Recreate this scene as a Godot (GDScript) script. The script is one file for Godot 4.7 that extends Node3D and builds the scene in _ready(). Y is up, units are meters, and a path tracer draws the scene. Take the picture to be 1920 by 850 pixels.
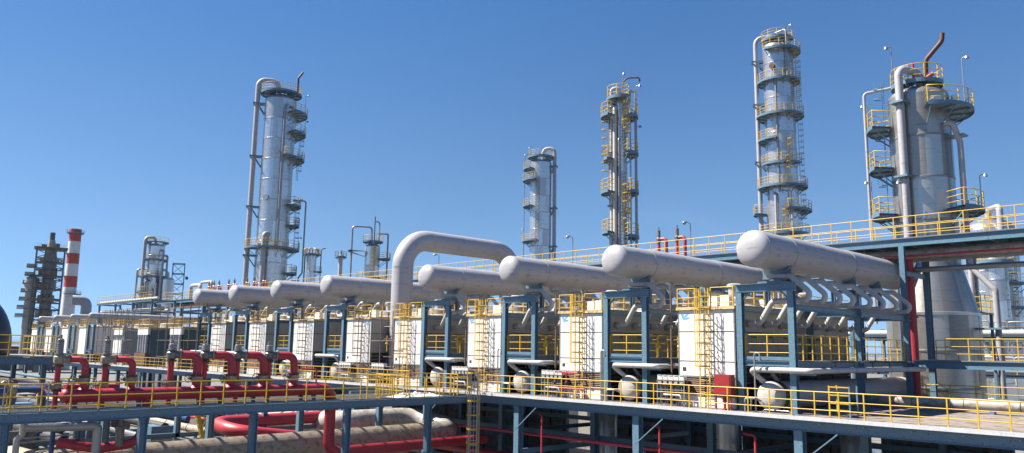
extends Node3D
# Petrochemical plant: X runs along the drums (right and away), -Z along the row of cooling units (left and away), y = 0 is the concrete deck.

var M := {}
var taken := {}
var rng := RandomNumberGenerator.new()
const ORD := ["first", "second", "third", "fourth", "fifth", "sixth", "seventh", "eighth", "ninth", "tenth"]
const GROUND := -7.0
const EXPOSE := 3.0

class G:
	var v := PackedVector3Array()
	var n := PackedVector3Array()
	var ix := PackedInt32Array()
	func quad(a: Vector3, b: Vector3, c: Vector3, d: Vector3) -> void:
		var m := (b - a).cross(d - a)
		if m.length_squared() < 1e-14: m = (c - b).cross(d - b)
		m = m.normalized()
		var k := v.size()
		v.append_array(PackedVector3Array([a, b, c, d]))
		n.append_array(PackedVector3Array([m, m, m, m]))
		ix.append_array(PackedInt32Array([k, k + 2, k + 1, k, k + 3, k + 2]))
	func box(c: Vector3, s: Vector3, bs := Basis()) -> void:
		var x := bs.x * s.x * .5
		var y := bs.y * s.y * .5
		var z := bs.z * s.z * .5
		quad(c - x - y + z, c + x - y + z, c + x + y + z, c - x + y + z)
		quad(c + x - y - z, c - x - y - z, c - x + y - z, c + x + y - z)
		quad(c + x - y + z, c + x - y - z, c + x + y - z, c + x + y + z)
		quad(c - x - y - z, c - x - y + z, c - x + y + z, c - x + y - z)
		quad(c - x + y + z, c + x + y + z, c + x + y - z, c - x + y - z)
		quad(c - x - y - z, c + x - y - z, c + x - y + z, c - x - y + z)
	func span(lo: Vector3, hi: Vector3) -> void:
		box((lo + hi) * .5, (hi - lo).abs())
	static func frame(a: Vector3, b: Vector3, up: Vector3) -> Basis:
		var z := (b - a).normalized()
		if absf(z.dot(up)) > .99: up = Vector3(1, 0, 0)
		var x := up.cross(z).normalized()
		return Basis(x, z.cross(x), z)
	func bar(a: Vector3, b: Vector3, w: float, h: float, up := Vector3.UP) -> void:
		box((a + b) * .5, Vector3(w, h, (b - a).length()), frame(a, b, up))
	func ibeam(a: Vector3, b: Vector3, d: float, w: float, up := Vector3.UP, t := .02) -> void:
		var f := frame(a, b, up)
		var l := (b - a).length()
		var c := (a + b) * .5
		box(c + f.y * (d - t) * .5, Vector3(w, t, l), f)
		box(c - f.y * (d - t) * .5, Vector3(w, t, l), f)
		box(c, Vector3(t * .8, d - 2 * t - .002, l - .002), f)
	func tube(p: PackedVector3Array, r: float, seg := 12, cap := true) -> void:
		var c := p.size()
		var d := (p[1] - p[0]).normalized()
		var side := d.cross(Vector3.UP if absf(d.y) < .9 else Vector3.RIGHT).normalized()
		var k := v.size()
		for i in c:
			var nd: Vector3
			if i == 0: nd = (p[1] - p[0]).normalized()
			elif i == c - 1: nd = (p[i] - p[i - 1]).normalized()
			else: nd = ((p[i + 1] - p[i]).normalized() + (p[i] - p[i - 1]).normalized()).normalized()
			side = (side - nd * side.dot(nd)).normalized()
			var o := nd.cross(side)
			var wide := 1.0
			if i > 0 and i < c - 1: wide = 1.0 / maxf(.5, nd.dot((p[i] - p[i - 1]).normalized()))
			if wide < 1.03: wide = 1.0
			for j in seg:
				var a := TAU * j / seg
				var q := side * cos(a) + o * sin(a)
				v.append(p[i] + q * r * wide)
				n.append(q)
		for i in c - 1:
			for j in seg:
				var a := k + i * seg + j
				var b := k + i * seg + (j + 1) % seg
				ix.append_array(PackedInt32Array([a, a + seg, b, b, a + seg, b + seg]))
		if cap:
			for e in [0, c - 1]:
				var nd: Vector3 = (p[0] - p[1]).normalized() if e == 0 else (p[e] - p[e - 1]).normalized()
				var s := v.size()
				v.append(p[e])
				n.append(nd)
				for j in seg:
					v.append(v[k + e * seg + j])
					n.append(nd)
				for j in seg:
					var a := s + 1 + j
					var b := s + 1 + (j + 1) % seg
					if e == 0: ix.append_array(PackedInt32Array([s, a, b]))
					else: ix.append_array(PackedInt32Array([s, b, a]))
	func rod(a: Vector3, b: Vector3, r: float, seg := 8) -> void:
		tube(PackedVector3Array([a, b]), r, seg)
	# profile of (radius, height) along axis f.y; f.x, f.z across. a0..a1 in radians
	func lathe(o: Vector3, f: Basis, prof: PackedVector2Array, seg := 24, a0 := 0.0, a1 := TAU) -> void:
		var c := prof.size()
		var flip := f.determinant() < 0
		for i in c - 1:
			var e := prof[i + 1] - prof[i]
			if e.length() < 1e-6: continue
			var ne := Vector2(e.y, -e.x).normalized()
			var na := ne
			var nb := ne
			if i > 0:
				var q := prof[i] - prof[i - 1]
				var m := Vector2(q.y, -q.x).normalized()
				if m.dot(ne) > .8: na = (m + ne).normalized()
			if i < c - 2:
				var q := prof[i + 2] - prof[i + 1]
				var m := Vector2(q.y, -q.x).normalized()
				if m.dot(ne) > .8: nb = (m + ne).normalized()
			var k := v.size()
			for j in seg + 1:
				var a := lerpf(a0, a1, float(j) / seg)
				var u := f.x * cos(a) + f.z * sin(a)
				v.append(o + u * prof[i].x + f.y * prof[i].y)
				n.append((u * na.x + f.y * na.y).normalized())
				v.append(o + u * prof[i + 1].x + f.y * prof[i + 1].y)
				n.append((u * nb.x + f.y * nb.y).normalized())
			for j in seg:
				var a := k + j * 2
				if flip: ix.append_array(PackedInt32Array([a, a + 1, a + 2, a + 1, a + 3, a + 2]))
				else: ix.append_array(PackedInt32Array([a, a + 2, a + 1, a + 1, a + 2, a + 3]))
	func mesh() -> ArrayMesh:
		var arr := []
		arr.resize(Mesh.ARRAY_MAX)
		arr[Mesh.ARRAY_VERTEX] = v
		arr[Mesh.ARRAY_NORMAL] = n
		arr[Mesh.ARRAY_INDEX] = ix
		var m := ArrayMesh.new()
		m.add_surface_from_arrays(Mesh.PRIMITIVE_TRIANGLES, arr)
		return m

func V(x: float, y: float, z: float) -> Vector3:
	return Vector3(x, y, z)

func pv(a: Array) -> PackedVector3Array:
	return PackedVector3Array(a)

# polyline with its corners rounded to radius r
func bend(p: Array, r: float, k := 6) -> PackedVector3Array:
	var out := PackedVector3Array([p[0]])
	for i in range(1, p.size() - 1):
		var a: Vector3 = (p[i - 1] - p[i]).normalized()
		var b: Vector3 = (p[i + 1] - p[i]).normalized()
		var half := a.angle_to(b) * .5
		if half > 1.55:
			continue
		var t: float = minf(r / tan(half), minf((p[i - 1] - p[i]).length(), (p[i + 1] - p[i]).length()) * .49)
		var rr := t * tan(half)
		var c: Vector3 = p[i] + (a + b).normalized() * (rr / sin(half))
		var s: Vector3 = (p[i] + a * t) - c
		var e: Vector3 = (p[i] + b * t) - c
		for j in k + 1:
			out.append(c + s.slerp(e, float(j) / k))
	out.append(p[-1])
	return out

func numbered(called: String) -> String:
	var k: int = taken.get(called, 0)
	taken[called] = k + 1
	return called if k == 0 else "%s_%03d" % [called, k]

func thing(called: String, label: String, category: String, at := Vector3.ZERO, group := "", kind := "") -> Node3D:
	var o := Node3D.new()
	o.name = numbered(called)
	add_child(o)
	o.position = at
	meta(o, label, category, group, kind)
	return o

func meta(o: Node, label: String, category: String, group := "", kind := "") -> void:
	o.set_meta("label", label)
	if category: o.set_meta("category", category)
	if group: o.set_meta("group", group)
	if kind: o.set_meta("kind", kind)

func copy(src: Node3D, at: Vector3, label := "") -> Node3D:
	var r: Node3D = src.duplicate()
	var base := String(src.name)
	if base.length() > 4 and base[-4] == "_" and base.right(3).is_valid_int(): base = base.left(base.length() - 4)
	r.name = numbered(base)
	add_child(r)
	r.position = at
	if label: r.set_meta("label", label)
	return r

func part(parent: Node, called: String, g: G, m: String) -> MeshInstance3D:
	return put(parent, called, g.mesh(), m)

func put(parent: Node, called: String, mesh: Mesh, m: String, at := Transform3D()) -> MeshInstance3D:
	var o := MeshInstance3D.new()
	o.name = called
	o.mesh = mesh
	o.material_override = M[m]
	o.transform = at
	parent.add_child(o, true)
	return o

# ------------------------------------------------------------------ materials
func tex(kind: String) -> ImageTexture:
	var s := 512
	var f := FastNoiseLite.new()
	f.seed = kind.hash() % 1000
	f.noise_type = FastNoiseLite.TYPE_SIMPLEX_SMOOTH
	f.frequency = .012
	f.fractal_octaves = 5
	var a := f.get_seamless_image(s, s)
	f.seed += 7
	f.frequency = .05
	var b := f.get_seamless_image(s, s)
	f.seed += 3
	f.frequency = .03
	f.fractal_octaves = 3
	var streak := f.get_seamless_image(s, 64)
	streak.resize(s, s, Image.INTERPOLATE_CUBIC)
	var out := Image.create(s, s, true, Image.FORMAT_RGB8)
	for y in s:
		for x in s:
			var p := a.get_pixel(x, y).r
			var q := b.get_pixel(x, y).r
			var c := Color.WHITE
			if kind == "mottle":
				var t := .86 + .1 * p + .06 * q
				c = Color(t, t, t)
			elif kind == "stain":
				var k := streak.get_pixel(y, x).r   # long runs down the face
				var t := clampf((k - .56) * 3.2, 0, 1) * clampf((p - .42) * 3.0, 0, 1)
				var w := .93 + .07 * q
				c = Color(w, w, w).lerp(Color(.60, .54, .47), t * .42)
			elif kind == "grime":
				var t := clampf((p - .5) * 4.0, 0, 1) * (.4 + .6 * q)
				c = Color(.97, .97, .97).lerp(Color(.62, .56, .48), t * .8)
			elif kind == "wear":
				var t := clampf((q - .66) * 9.0, 0, 1) * clampf((p - .40) * 4.0, 0, 1)
				var w := .88 + .12 * p
				c = Color(w, w, w).lerp(Color(.62, .45, .34), t * .75)
			elif kind == "rough":
				var t := .7 + .3 * p + .2 * (q - .5)
				c = Color(t, t, t)
			else:
				var t := .5 * p + .5 * q
				c = Color(t, t, t)
			out.set_pixel(x, y, c)
	if kind == "wave": out.bump_map_to_normal_map(2.0)
	out.generate_mipmaps()
	return ImageTexture.create_from_image(out)

func mat(called: String, c: Color, rough: float, metal := 0.0, t: Texture2D = null, scale := .25, rt: Texture2D = null, nt: Texture2D = null, ns := .3) -> StandardMaterial3D:
	var m := StandardMaterial3D.new()
	m.resource_name = called
	m.albedo_color = Color(c.r * .9, c.g * .9, c.b * .9).linear_to_srgb()
	m.roughness = rough
	m.metallic = metal
	m.uv1_triplanar = true
	m.uv1_world_triplanar = true
	m.uv1_scale = Vector3.ONE * scale
	if t: m.albedo_texture = t
	if rt: m.roughness_texture = rt
	if nt:
		m.normal_enabled = true
		m.normal_texture = nt
		m.normal_scale = ns
	M[called] = m
	return m

func materials() -> void:
	var mo := tex("mottle")
	var st := tex("stain")
	var gr := tex("grime")
	var ro := tex("rough")
	var wv := tex("wave")
	var wr := tex("wear")
	mat("blue", Color(.112, .215, .31), .5, 0, wr, .35, ro)
	mat("steel_dark", Color(.05, .055, .06), .55, 0, mo, .3, ro)
	mat("insulation", Color(.355, .363, .40), .6, 0, st, .22, ro)
	mat("insulation_warm", Color(.36, .35, .335), .62, 0, gr, .3, ro)
	mat("old_insulation", Color(.36, .31, .25), .7, 0, gr, .35, ro)
	mat("white_pipe", Color(.46, .46, .46), .5, 0, st, .5, ro)
	mat("white_panel", Color(.72, .72, .70), .45, 0, st, .3, ro)
	mat("grey_panel", Color(.33, .335, .33), .5, 0, st, .3, ro)
	mat("teal_panel", Color(.055, .10, .12), .5, 0, st, .3, ro)
	mat("cream", Color(.60, .46, .24), .55, 0, gr, .4, ro)
	mat("yellow", Color(.62, .40, .025), .5, 0, wr, .7, ro)
	mat("red", Color(.43, .03, .05), .55, 0, wr, .5, ro)
	mat("red_box", Color(.30, .025, .025), .45, 0, mo, .5, ro)
	mat("rust_red", Color(.09, .035, .02), .6, 0, gr, .5)
	mat("pipe_blue", Color(.025, .06, .19), .45, 0, mo, .4, ro)
	mat("galv", Color(.34, .345, .35), .45, .5, mo, .5, ro)
	mat("edge_white", Color(.54, .56, .60), .5, 0, mo, .35, ro)
	mat("concrete", Color(.235, .205, .183), .8, 0, gr, .17, null)
	mat("concrete_grey", Color(.16, .157, .15), .85, 0, gr, .2, null)
	mat("ground", Color(.16, .157, .15), .9, 0, gr, .08, null)
	mat("black", Color(.02, .022, .024), .6, 0, mo, .5)
	mat("charcoal", Color(.03, .03, .032), .6, 0, mo, .5)
	mat("navy_tank", Color(.018, .026, .045), .45, 0, mo, .2, ro)
	mat("grating", Color(.24, .235, .22), .6, .3, mo, .5)
	mat("brown", Color(.13, .07, .04), .7, 0, gr, .5)
	mat("scaffold", Color(.20, .15, .12), .6, .2, gr, .6)
	mat("logo_blue", Color(.10, .35, .60), .5)
	mat("chimney_red", Color(.50, .055, .025), .6, 0, st, .1)
	mat("chimney_white", Color(.72, .71, .68), .6, 0, st, .1)
	mat("valve_grey", Color(.2, .2, .185), .45, .3, gr, .8, ro)
	mat("valve_cream", Color(.36, .31, .23), .55, 0, gr, .8)
	mat("furnace_green", Color(.13, .13, .095), .7, 0, gr, .1)
	mat("tank_white", Color(.45, .445, .43), .55, 0, st, .4, ro)
	mat("far_steel", Color(.09, .10, .105), .6, 0, mo, .1)
	mat("cloth", Color(.75, .75, .73), .8, 0, mo, .8)
	for i in 5:
		var o: float = [.50, .42, .56, .34, .46][i]
		mat("old%d" % i, Color(o, o * .97, o * .92), [.42, .48, .38, .52, .45][i], .8, st, .25, ro, wv, .25)
	var tones := [.80, .70, .86, .60, .76]
	for i in 5:
		var q: float = tones[i]
		mat("alu%d" % i, Color(q, q * .975, q * .945), [.30, .36, .26, .40, .33][i], .85, st, .22, ro, wv, .25)

# ------------------------------------------------------------------ shared pieces
# railing along a polyline; posts are parts of their own, rails one part for each straight run
func railing(parent: Node, p: Array, h := 1.1, step := 1.07, m := "yellow", toe := false, lines := [1.0, .64, .3], r := .024, closed := false) -> void:
	var pg := G.new()
	pg.box(V(0, h * .5, 0), V(.05, h, .05))
	pg.box(V(0, .01, 0), V(.12, .02, .1))
	var pm := pg.mesh()
	for i in p.size() - 1:
		var a: Vector3 = p[i]
		var b: Vector3 = p[i + 1]
		var l := (b - a).length()
		var k := maxi(1, roundi(l / step))
		for j in k + (1 if i == p.size() - 2 and not closed else 0):
			put(parent, "post", pm, m, Transform3D(Basis(), a.lerp(b, float(j) / k)))
		for q in lines.size():
			var g := G.new()
			var up := V(0, h * lines[q], 0)
			var rr := r if q == 0 else r * .8
			g.rod(a + up, b + up, rr, 8)
			part(parent, "top_rail" if q == 0 else "middle_rail", g, m)
		if toe:
			var g := G.new()
			g.bar(a + V(0, .075, 0), b + V(0, .075, 0), .012, .12)
			part(parent, "toe_plate", g, m)

# upright ladder: stiles one mesh, rungs and hoops parts of it. o foot centre, right along the rungs, out away from the wall
func ladder(parent: Node, o: Vector3, right: Vector3, out: Vector3, h: float, m: String, cage_from := 2.2, fine := true, wide := .55, step := .3, hoop_step := .57) -> MeshInstance3D:
	var g := G.new()
	for s in [-1, 1]: g.bar(o + right * wide * .5 * s, o + right * wide * .5 * s + V(0, h, 0), .06, .03, out)
	var rg := G.new()
	rg.rod(o - right * wide * .5, o + right * wide * .5, .015, 6)
	var hg := G.new()
	var hp := []
	for i in 13:
		var a := PI * i / 12.0
		hp.append(o + right * cos(a) * .36 + out * (.05 + sin(a) * .58))
	for i in 12: hg.bar(hp[i], hp[i + 1], .012, .07)
	var sg := G.new()
	if cage_from < h:
		for i in [2, 4, 6, 8, 10]: sg.bar(hp[i] + V(0, cage_from, 0), hp[i] + V(0, h, 0), .035, .01, out)
	if not fine:
		var k := int(h / step)
		for i in k: g.rod(o - right * wide * .5 + V(0, step * (i + .5), 0), o + right * wide * .5 + V(0, step * (i + .5), 0), .015, 4)
		var y := cage_from
		while y <= h:
			for i in 12: g.bar(hp[i] + V(0, y, 0), hp[i + 1] + V(0, y, 0), .012, .07)
			y += hoop_step * 1.4
		g.v.append_array(sg.v)
		var base := g.n.size()
		g.n.append_array(sg.n)
		for q in sg.ix: g.ix.append(q + base)
		return part(parent, "ladder", g, m)
	var lad := part(parent, "ladder", g, m)
	var rm := rg.mesh()
	for i in int(h / step): put(lad, "rung", rm, m, Transform3D(Basis(), V(0, step * (i + .5), 0)))
	var hm := hg.mesh()
	var y := cage_from
	while y <= h + .01:
		put(lad, "cage_hoop", hm, m, Transform3D(Basis(), V(0, y, 0)))
		y += hoop_step
	if sg.v.size(): part(lad, "cage_strip", sg, m)
	return lad

# gooseneck lamp or vent post
func gooseneck(label: String, at: Vector3, h: float, m: String, dirv := V(1, 0, 0), group := "") -> Node3D:
	var t := thing("gooseneck_vent", label, "vent pipe", at, group)
	var g := G.new()
	g.tube(bend([V(0, 0, 0), V(0, h, 0), dirv * .28 + V(0, h, 0), dirv * .28 + V(0, h - .28, 0)], .13, 6), .04, 10)
	part(t, "pipe", g, m)
	var c := G.new()
	c.rod(dirv * .28 + V(0, h - .36, 0), dirv * .28 + V(0, h - .26, 0), .075, 12)
	part(t, "flange", c, m)
	var f := G.new()
	f.box(V(0, .012, 0), V(.2, .024, .2))
	part(t, "foot_plate", f, m)
	return t

func lamp_post(label: String, at: Vector3, h: float, side: Vector3, group: String, m := "galv") -> void:
	var t := thing("lamp_post", label, "lamp post", at, group)
	var g := G.new()
	g.tube(bend([V(0, 0, 0), V(0, h, 0), side * .35 + V(0, h + .12, 0)], .15, 4), .035, 8)
	part(t, "pole", g, m)
	var l := G.new()
	var f := G.frame(V(0, 0, 0), side * .8 + V(0, -.6, 0), Vector3.UP)
	l.lathe(side * .35 + V(0, h + .14, 0), Basis(f.x, -f.z, f.y), PackedVector2Array([Vector2(.15, -.24), Vector2(.16, -.2), Vector2(.1, -.05), Vector2(.06, .06), Vector2(.0, .08)]), 12)
	part(t, "lamp_head", l, "galv")

# ------------------------------------------------------------------ the cooling units. Local origin: front of the steel frame (x 0), deck level, middle of the frame; s = side (-1: condenser on the far side)
const PIPE_X := [1.2, 2.9, 4.6, 6.2, 8.4, 10.2, 12.1, 14.1]

func make_drum(s: float, label: String, group: String) -> Node3D:
	var t := thing("pressure_drum", label, "drum", Vector3.ZERO, group)
	var o := V(-1.35, 7.65, 0)
	var ax := Basis(V(0, 1, 0), V(1, 0, 0), V(0, 0, 1))   # lathe axis along x
	var r := .89
	var cuts := [0.0, 3.1, 6.6, 10.1, 13.6, 17.6]
	for i in cuts.size() - 1:      # jacket sections with a lap joint between them
		var g := G.new()
		var rr := r + (.02 if i % 2 else 0.0)
		var a: float = cuts[i] + (.38 if i == 0 else 0.0)
		var b: float = cuts[i + 1] + .03
		g.lathe(o, ax, PackedVector2Array([Vector2(rr - .03, a), Vector2(rr, a), Vector2(rr, b), Vector2(rr - .03, b)]), 40)
		part(t, "shell", g, "insulation")
	for e in 2:
		var pr := PackedVector2Array()
		for i in 11:
			var q := PI * .5 * i / 10.0
			pr.append(Vector2(r * pow(sin(q), .82) if i else 0.0, .46 - .46 * cos(q)))
		var g := G.new()
		var hb := ax if e == 0 else Basis(V(0, 1, 0), V(-1, 0, 0), V(0, 0, -1))
		g.lathe(o if e == 0 else o + V(18.1, 0, 0), hb, pr, 40)
		part(t, "head", g, "insulation")
	var seam := G.new()
	seam.bar(o + V(3.1, .34, .83), o + V(17.5, .34, .83), .03, .018)
	part(t, "jacket_seam", seam, "insulation")
	for x in [2.75, 10.3, 13.8]:
		var g := G.new()
		var bs := Basis()
		g.lathe(o + V(x - .12, 0, 0), ax, PackedVector2Array([Vector2(r + .021, 0), Vector2(r + .06, 0), Vector2(r + .06, .3), Vector2(r + .021, .3)]), 16, PI * .76, PI * 1.24)
		g.box(o + V(x, -r - .14, 0), V(.06, .42, 1.1))
		g.box(o + V(x - .13, -r - .14, 0), V(.03, .42, 1.5))
		g.box(o + V(x, -r - .37, 0), V(.42, .04, 1.5), bs)
		part(t, "saddle", g, "blue")
	for i in 8:
		var x: float = PIPE_X[i]
		var z := -s
		var g := G.new()
		var y0 := 6.83
		if i == 0: g.tube(bend([V(x - .95, y0 + .12, 0), V(x - .95, 6.42, 0), V(x, 6.45, z * .35), V(x, 6.45, z * .75), V(x, 5.26, z * 2.1), V(x, 5.26, -z * .25), V(x, 4.2, -z * .95), V(x, 4.2, -z * 1.55)], .28, 5), .14, 14)
		else: g.tube(bend([V(x, y0, 0), V(x, 6.45, 0), V(x, 6.45, z * .75), V(x, 5.26, z * 2.1), V(x, 5.26, -z * .25), V(x, 4.2, -z * .95), V(x, 4.2, -z * 1.55)], .28, 5), .14, 14)
		var p := part(t, "branch_pipe", g, "white_pipe")
		var f := G.new()
		f.rod(V(x, 4.2, -z * 1.5), V(x, 4.2, -z * 1.58), .2, 16)
		part(p, "flange", f, "valve_cream")
	return t

func make_frame(s: float, label: String, group: String) -> Node3D:
	var t := thing("support_structure", label, "support structure", Vector3.ZERO, group)
	for x in [0.0, 7.4, 14.3]:
		for z in [-1.33, 1.33]:
			var g := G.new()
			var top := 5.66 if x < 1 else 4.76
			if x > 14 and z * s < 0: top = 9.2
			g.ibeam(V(x, 0, z), V(x, top, z), .3, .3, V(1, 0, 0))
			part(t, "column", g, "blue")
			var b := G.new()
			b.box(V(x, .015, z), V(.45, .03, .45))
			part(t, "base_plate", b, "blue")
	for x in [0.0, 7.4, 14.3]:
		var g := G.new()
		var y := 5.86 if x < 1 else 4.93
		g.ibeam(V(x, y, -1.55), V(x, y, 1.55), .38, .34)
		part(t, "cross_beam", g, "blue")
		if x < 1:
			for z in [-1, 1]:
				var k := G.new()
				k.bar(V(.005, 5.3, z * 1.18), V(.005, 5.66, z * .8), .02, .16, V(1, 0, 0))
				part(t, "gusset", k, "blue")
	for z in [-1.33, 1.33]:
		var g := G.new()
		g.ibeam(V(.16, 4.9, z), V(14.9, 4.9, z), .28, .2)
		part(t, "long_beam", g, "blue")
		var h := G.new()
		h.ibeam(V(.17, 2.22, z), V(14.1, 2.22, z), .26, .18)
		part(t, "long_beam", h, "blue")
	for x in [1.4, 8.95, 12.45]:      # pedestals that carry the drum
		var g := G.new()
		g.ibeam(V(x, 5.05, -.6), V(x, 6.33, -.6), .2, .2, V(0, 0, 1))
		g.ibeam(V(x, 5.05, .6), V(x, 6.33, .6), .2, .2, V(0, 0, 1))
		g.ibeam(V(x, 6.2, -.49), V(x, 6.2, .49), .2, .2)
		part(t, "pedestal", g, "blue")
	var h2 := G.new()
	h2.box(V(.95, 6.13, 0), V(.9, .14, 1.3))
	part(t, "pedestal_seat", h2, "blue")
	for x in [0.0, 7.2, 14.1]:
		var g := G.new()
		g.ibeam(V(x, 2.25, -1.17), V(x, 2.25, 1.17), .24, .16)
		part(t, "platform_beam", g, "blue")
	var fl := G.new()
	fl.span(V(.02, 2.37, -1.17), V(14.2, 2.41, 1.17))
	part(t, "platform_floor", fl, "grating")
	var tp := G.new()
	tp.box(V(-.02, 2.5, 0), V(.02, .16, 2.34))
	part(t, "toe_plate", tp, "blue")
	railing(t, [V(.06, 2.41, -1.15), V(.06, 2.41, 1.15)], 1.2, 1.2)
	railing(t, [V(.25, 2.41, 1.2), V(7.2, 2.41, 1.2)], 1.2, 1.05)
	railing(t, [V(7.65, 2.41, 1.2), V(14.1, 2.41, 1.2)], 1.2, 1.05)
	railing(t, [V(.25, 2.41, -1.2), V(14.1, 2.41, -1.2)], 1.2, 1.05)
	# the low return pipe that runs round the outside of the frame
	var lp := G.new()
	lp.tube(bend([V(.5, 1.3, s * .35), V(-.35, 1.97, s * .75), V(-.38, 1.97, -s * 2.3), V(13.9, 1.97, -s * 2.3)], .22, 6), .13, 14)
	part(t, "return_pipe", lp, "white_pipe")
	for x in [2.2, 4.3, 6.6, 8.8, 11.0, 13.0]:
		var c := G.new()
		c.lathe(V(x, 1.97, -s * 2.3), Basis(V(0, 1, 0), V(1, 0, 0), V(0, 0, 1)), PackedVector2Array([Vector2(.13, 0), Vector2(.142, 0), Vector2(.142, .06), Vector2(.13, .06)]), 14)
		part(t, "pipe_band", c, "galv")
		var d := G.new()
		d.rod(V(x, 2.1, -s * 2.3), V(x, 2.36, -s * 2.3), .03, 6)
		d.box(V(x, 2.38, -s * 1.85), V(.06, .06, 1.1))
		part(t, "pipe_hanger", d, "steel_dark")
	for x in [0.0, 7.4]:
		var k := G.new()
		k.box(V(x - .12, 1.8, -s * 1.9), V(.16, .08, 1.0))
		part(t, "pipe_bracket", k, "blue")
	var l2 := G.new()
	l2.tube(bend([V(1.7, 1.3, s * .3), V(1.3, 1.9, s * .6), V(1.3, 1.9, -s * 1.9), V(1.6, 1.97, -s * 2.18)], .2, 5), .1, 12)
	part(t, "return_pipe", l2, "white_pipe")
	return t

func make_tank(label: String, group: String) -> Node3D:
	var t := thing("receiver_tank", label, "tank", Vector3.ZERO, group)
	var o := V(-.1, .74, 0)
	var ax := Basis(V(0, 1, 0), V(1, 0, 0), V(0, 0, 1))
	var r := .68
	var g := G.new()
	g.lathe(o, ax, PackedVector2Array([Vector2(r - .02, .34), Vector2(r, .34), Vector2(r, 16.8), Vector2(r - .03, 16.8)]), 36)
	part(t, "shell", g, "tank_white")
	for e in 2:
		var pr := PackedVector2Array()
		for i in 11:
			var q := PI * .5 * i / 10.0
			pr.append(Vector2(r * pow(sin(q), .85) if i else 0.0, .36 - .36 * cos(q)))
		var h := G.new()
		h.lathe(o if e == 0 else o + V(17.1, 0, 0), ax if e == 0 else Basis(V(0, 1, 0), V(-1, 0, 0), V(0, 0, -1)), pr, 36)
		part(t, "head", h, "tank_white")
	var b := G.new()
	for x in [.55, .75]: b.lathe(o + V(x, 0, 0), ax, PackedVector2Array([Vector2(r, 0), Vector2(r + .03, .0), Vector2(r + .03, .1), Vector2(r, .1)]), 36)
	part(t, "band", b, "charcoal")
	for x in [1.1, 8.0, 15.0]:
		var k := G.new()
		k.span(V(x - .15, .0, -.5), V(x + .15, .2, .5))
		part(t, "plinth", k, "concrete_grey")
	var nz := G.new()
	nz.tube(bend([V(.15, .62, -.62), V(-.05, .62, -.85), V(-.05, .05, -.9)], .12, 5), .05, 10)
	part(t, "drain_pipe", nz, "galv")
	return t

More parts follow.
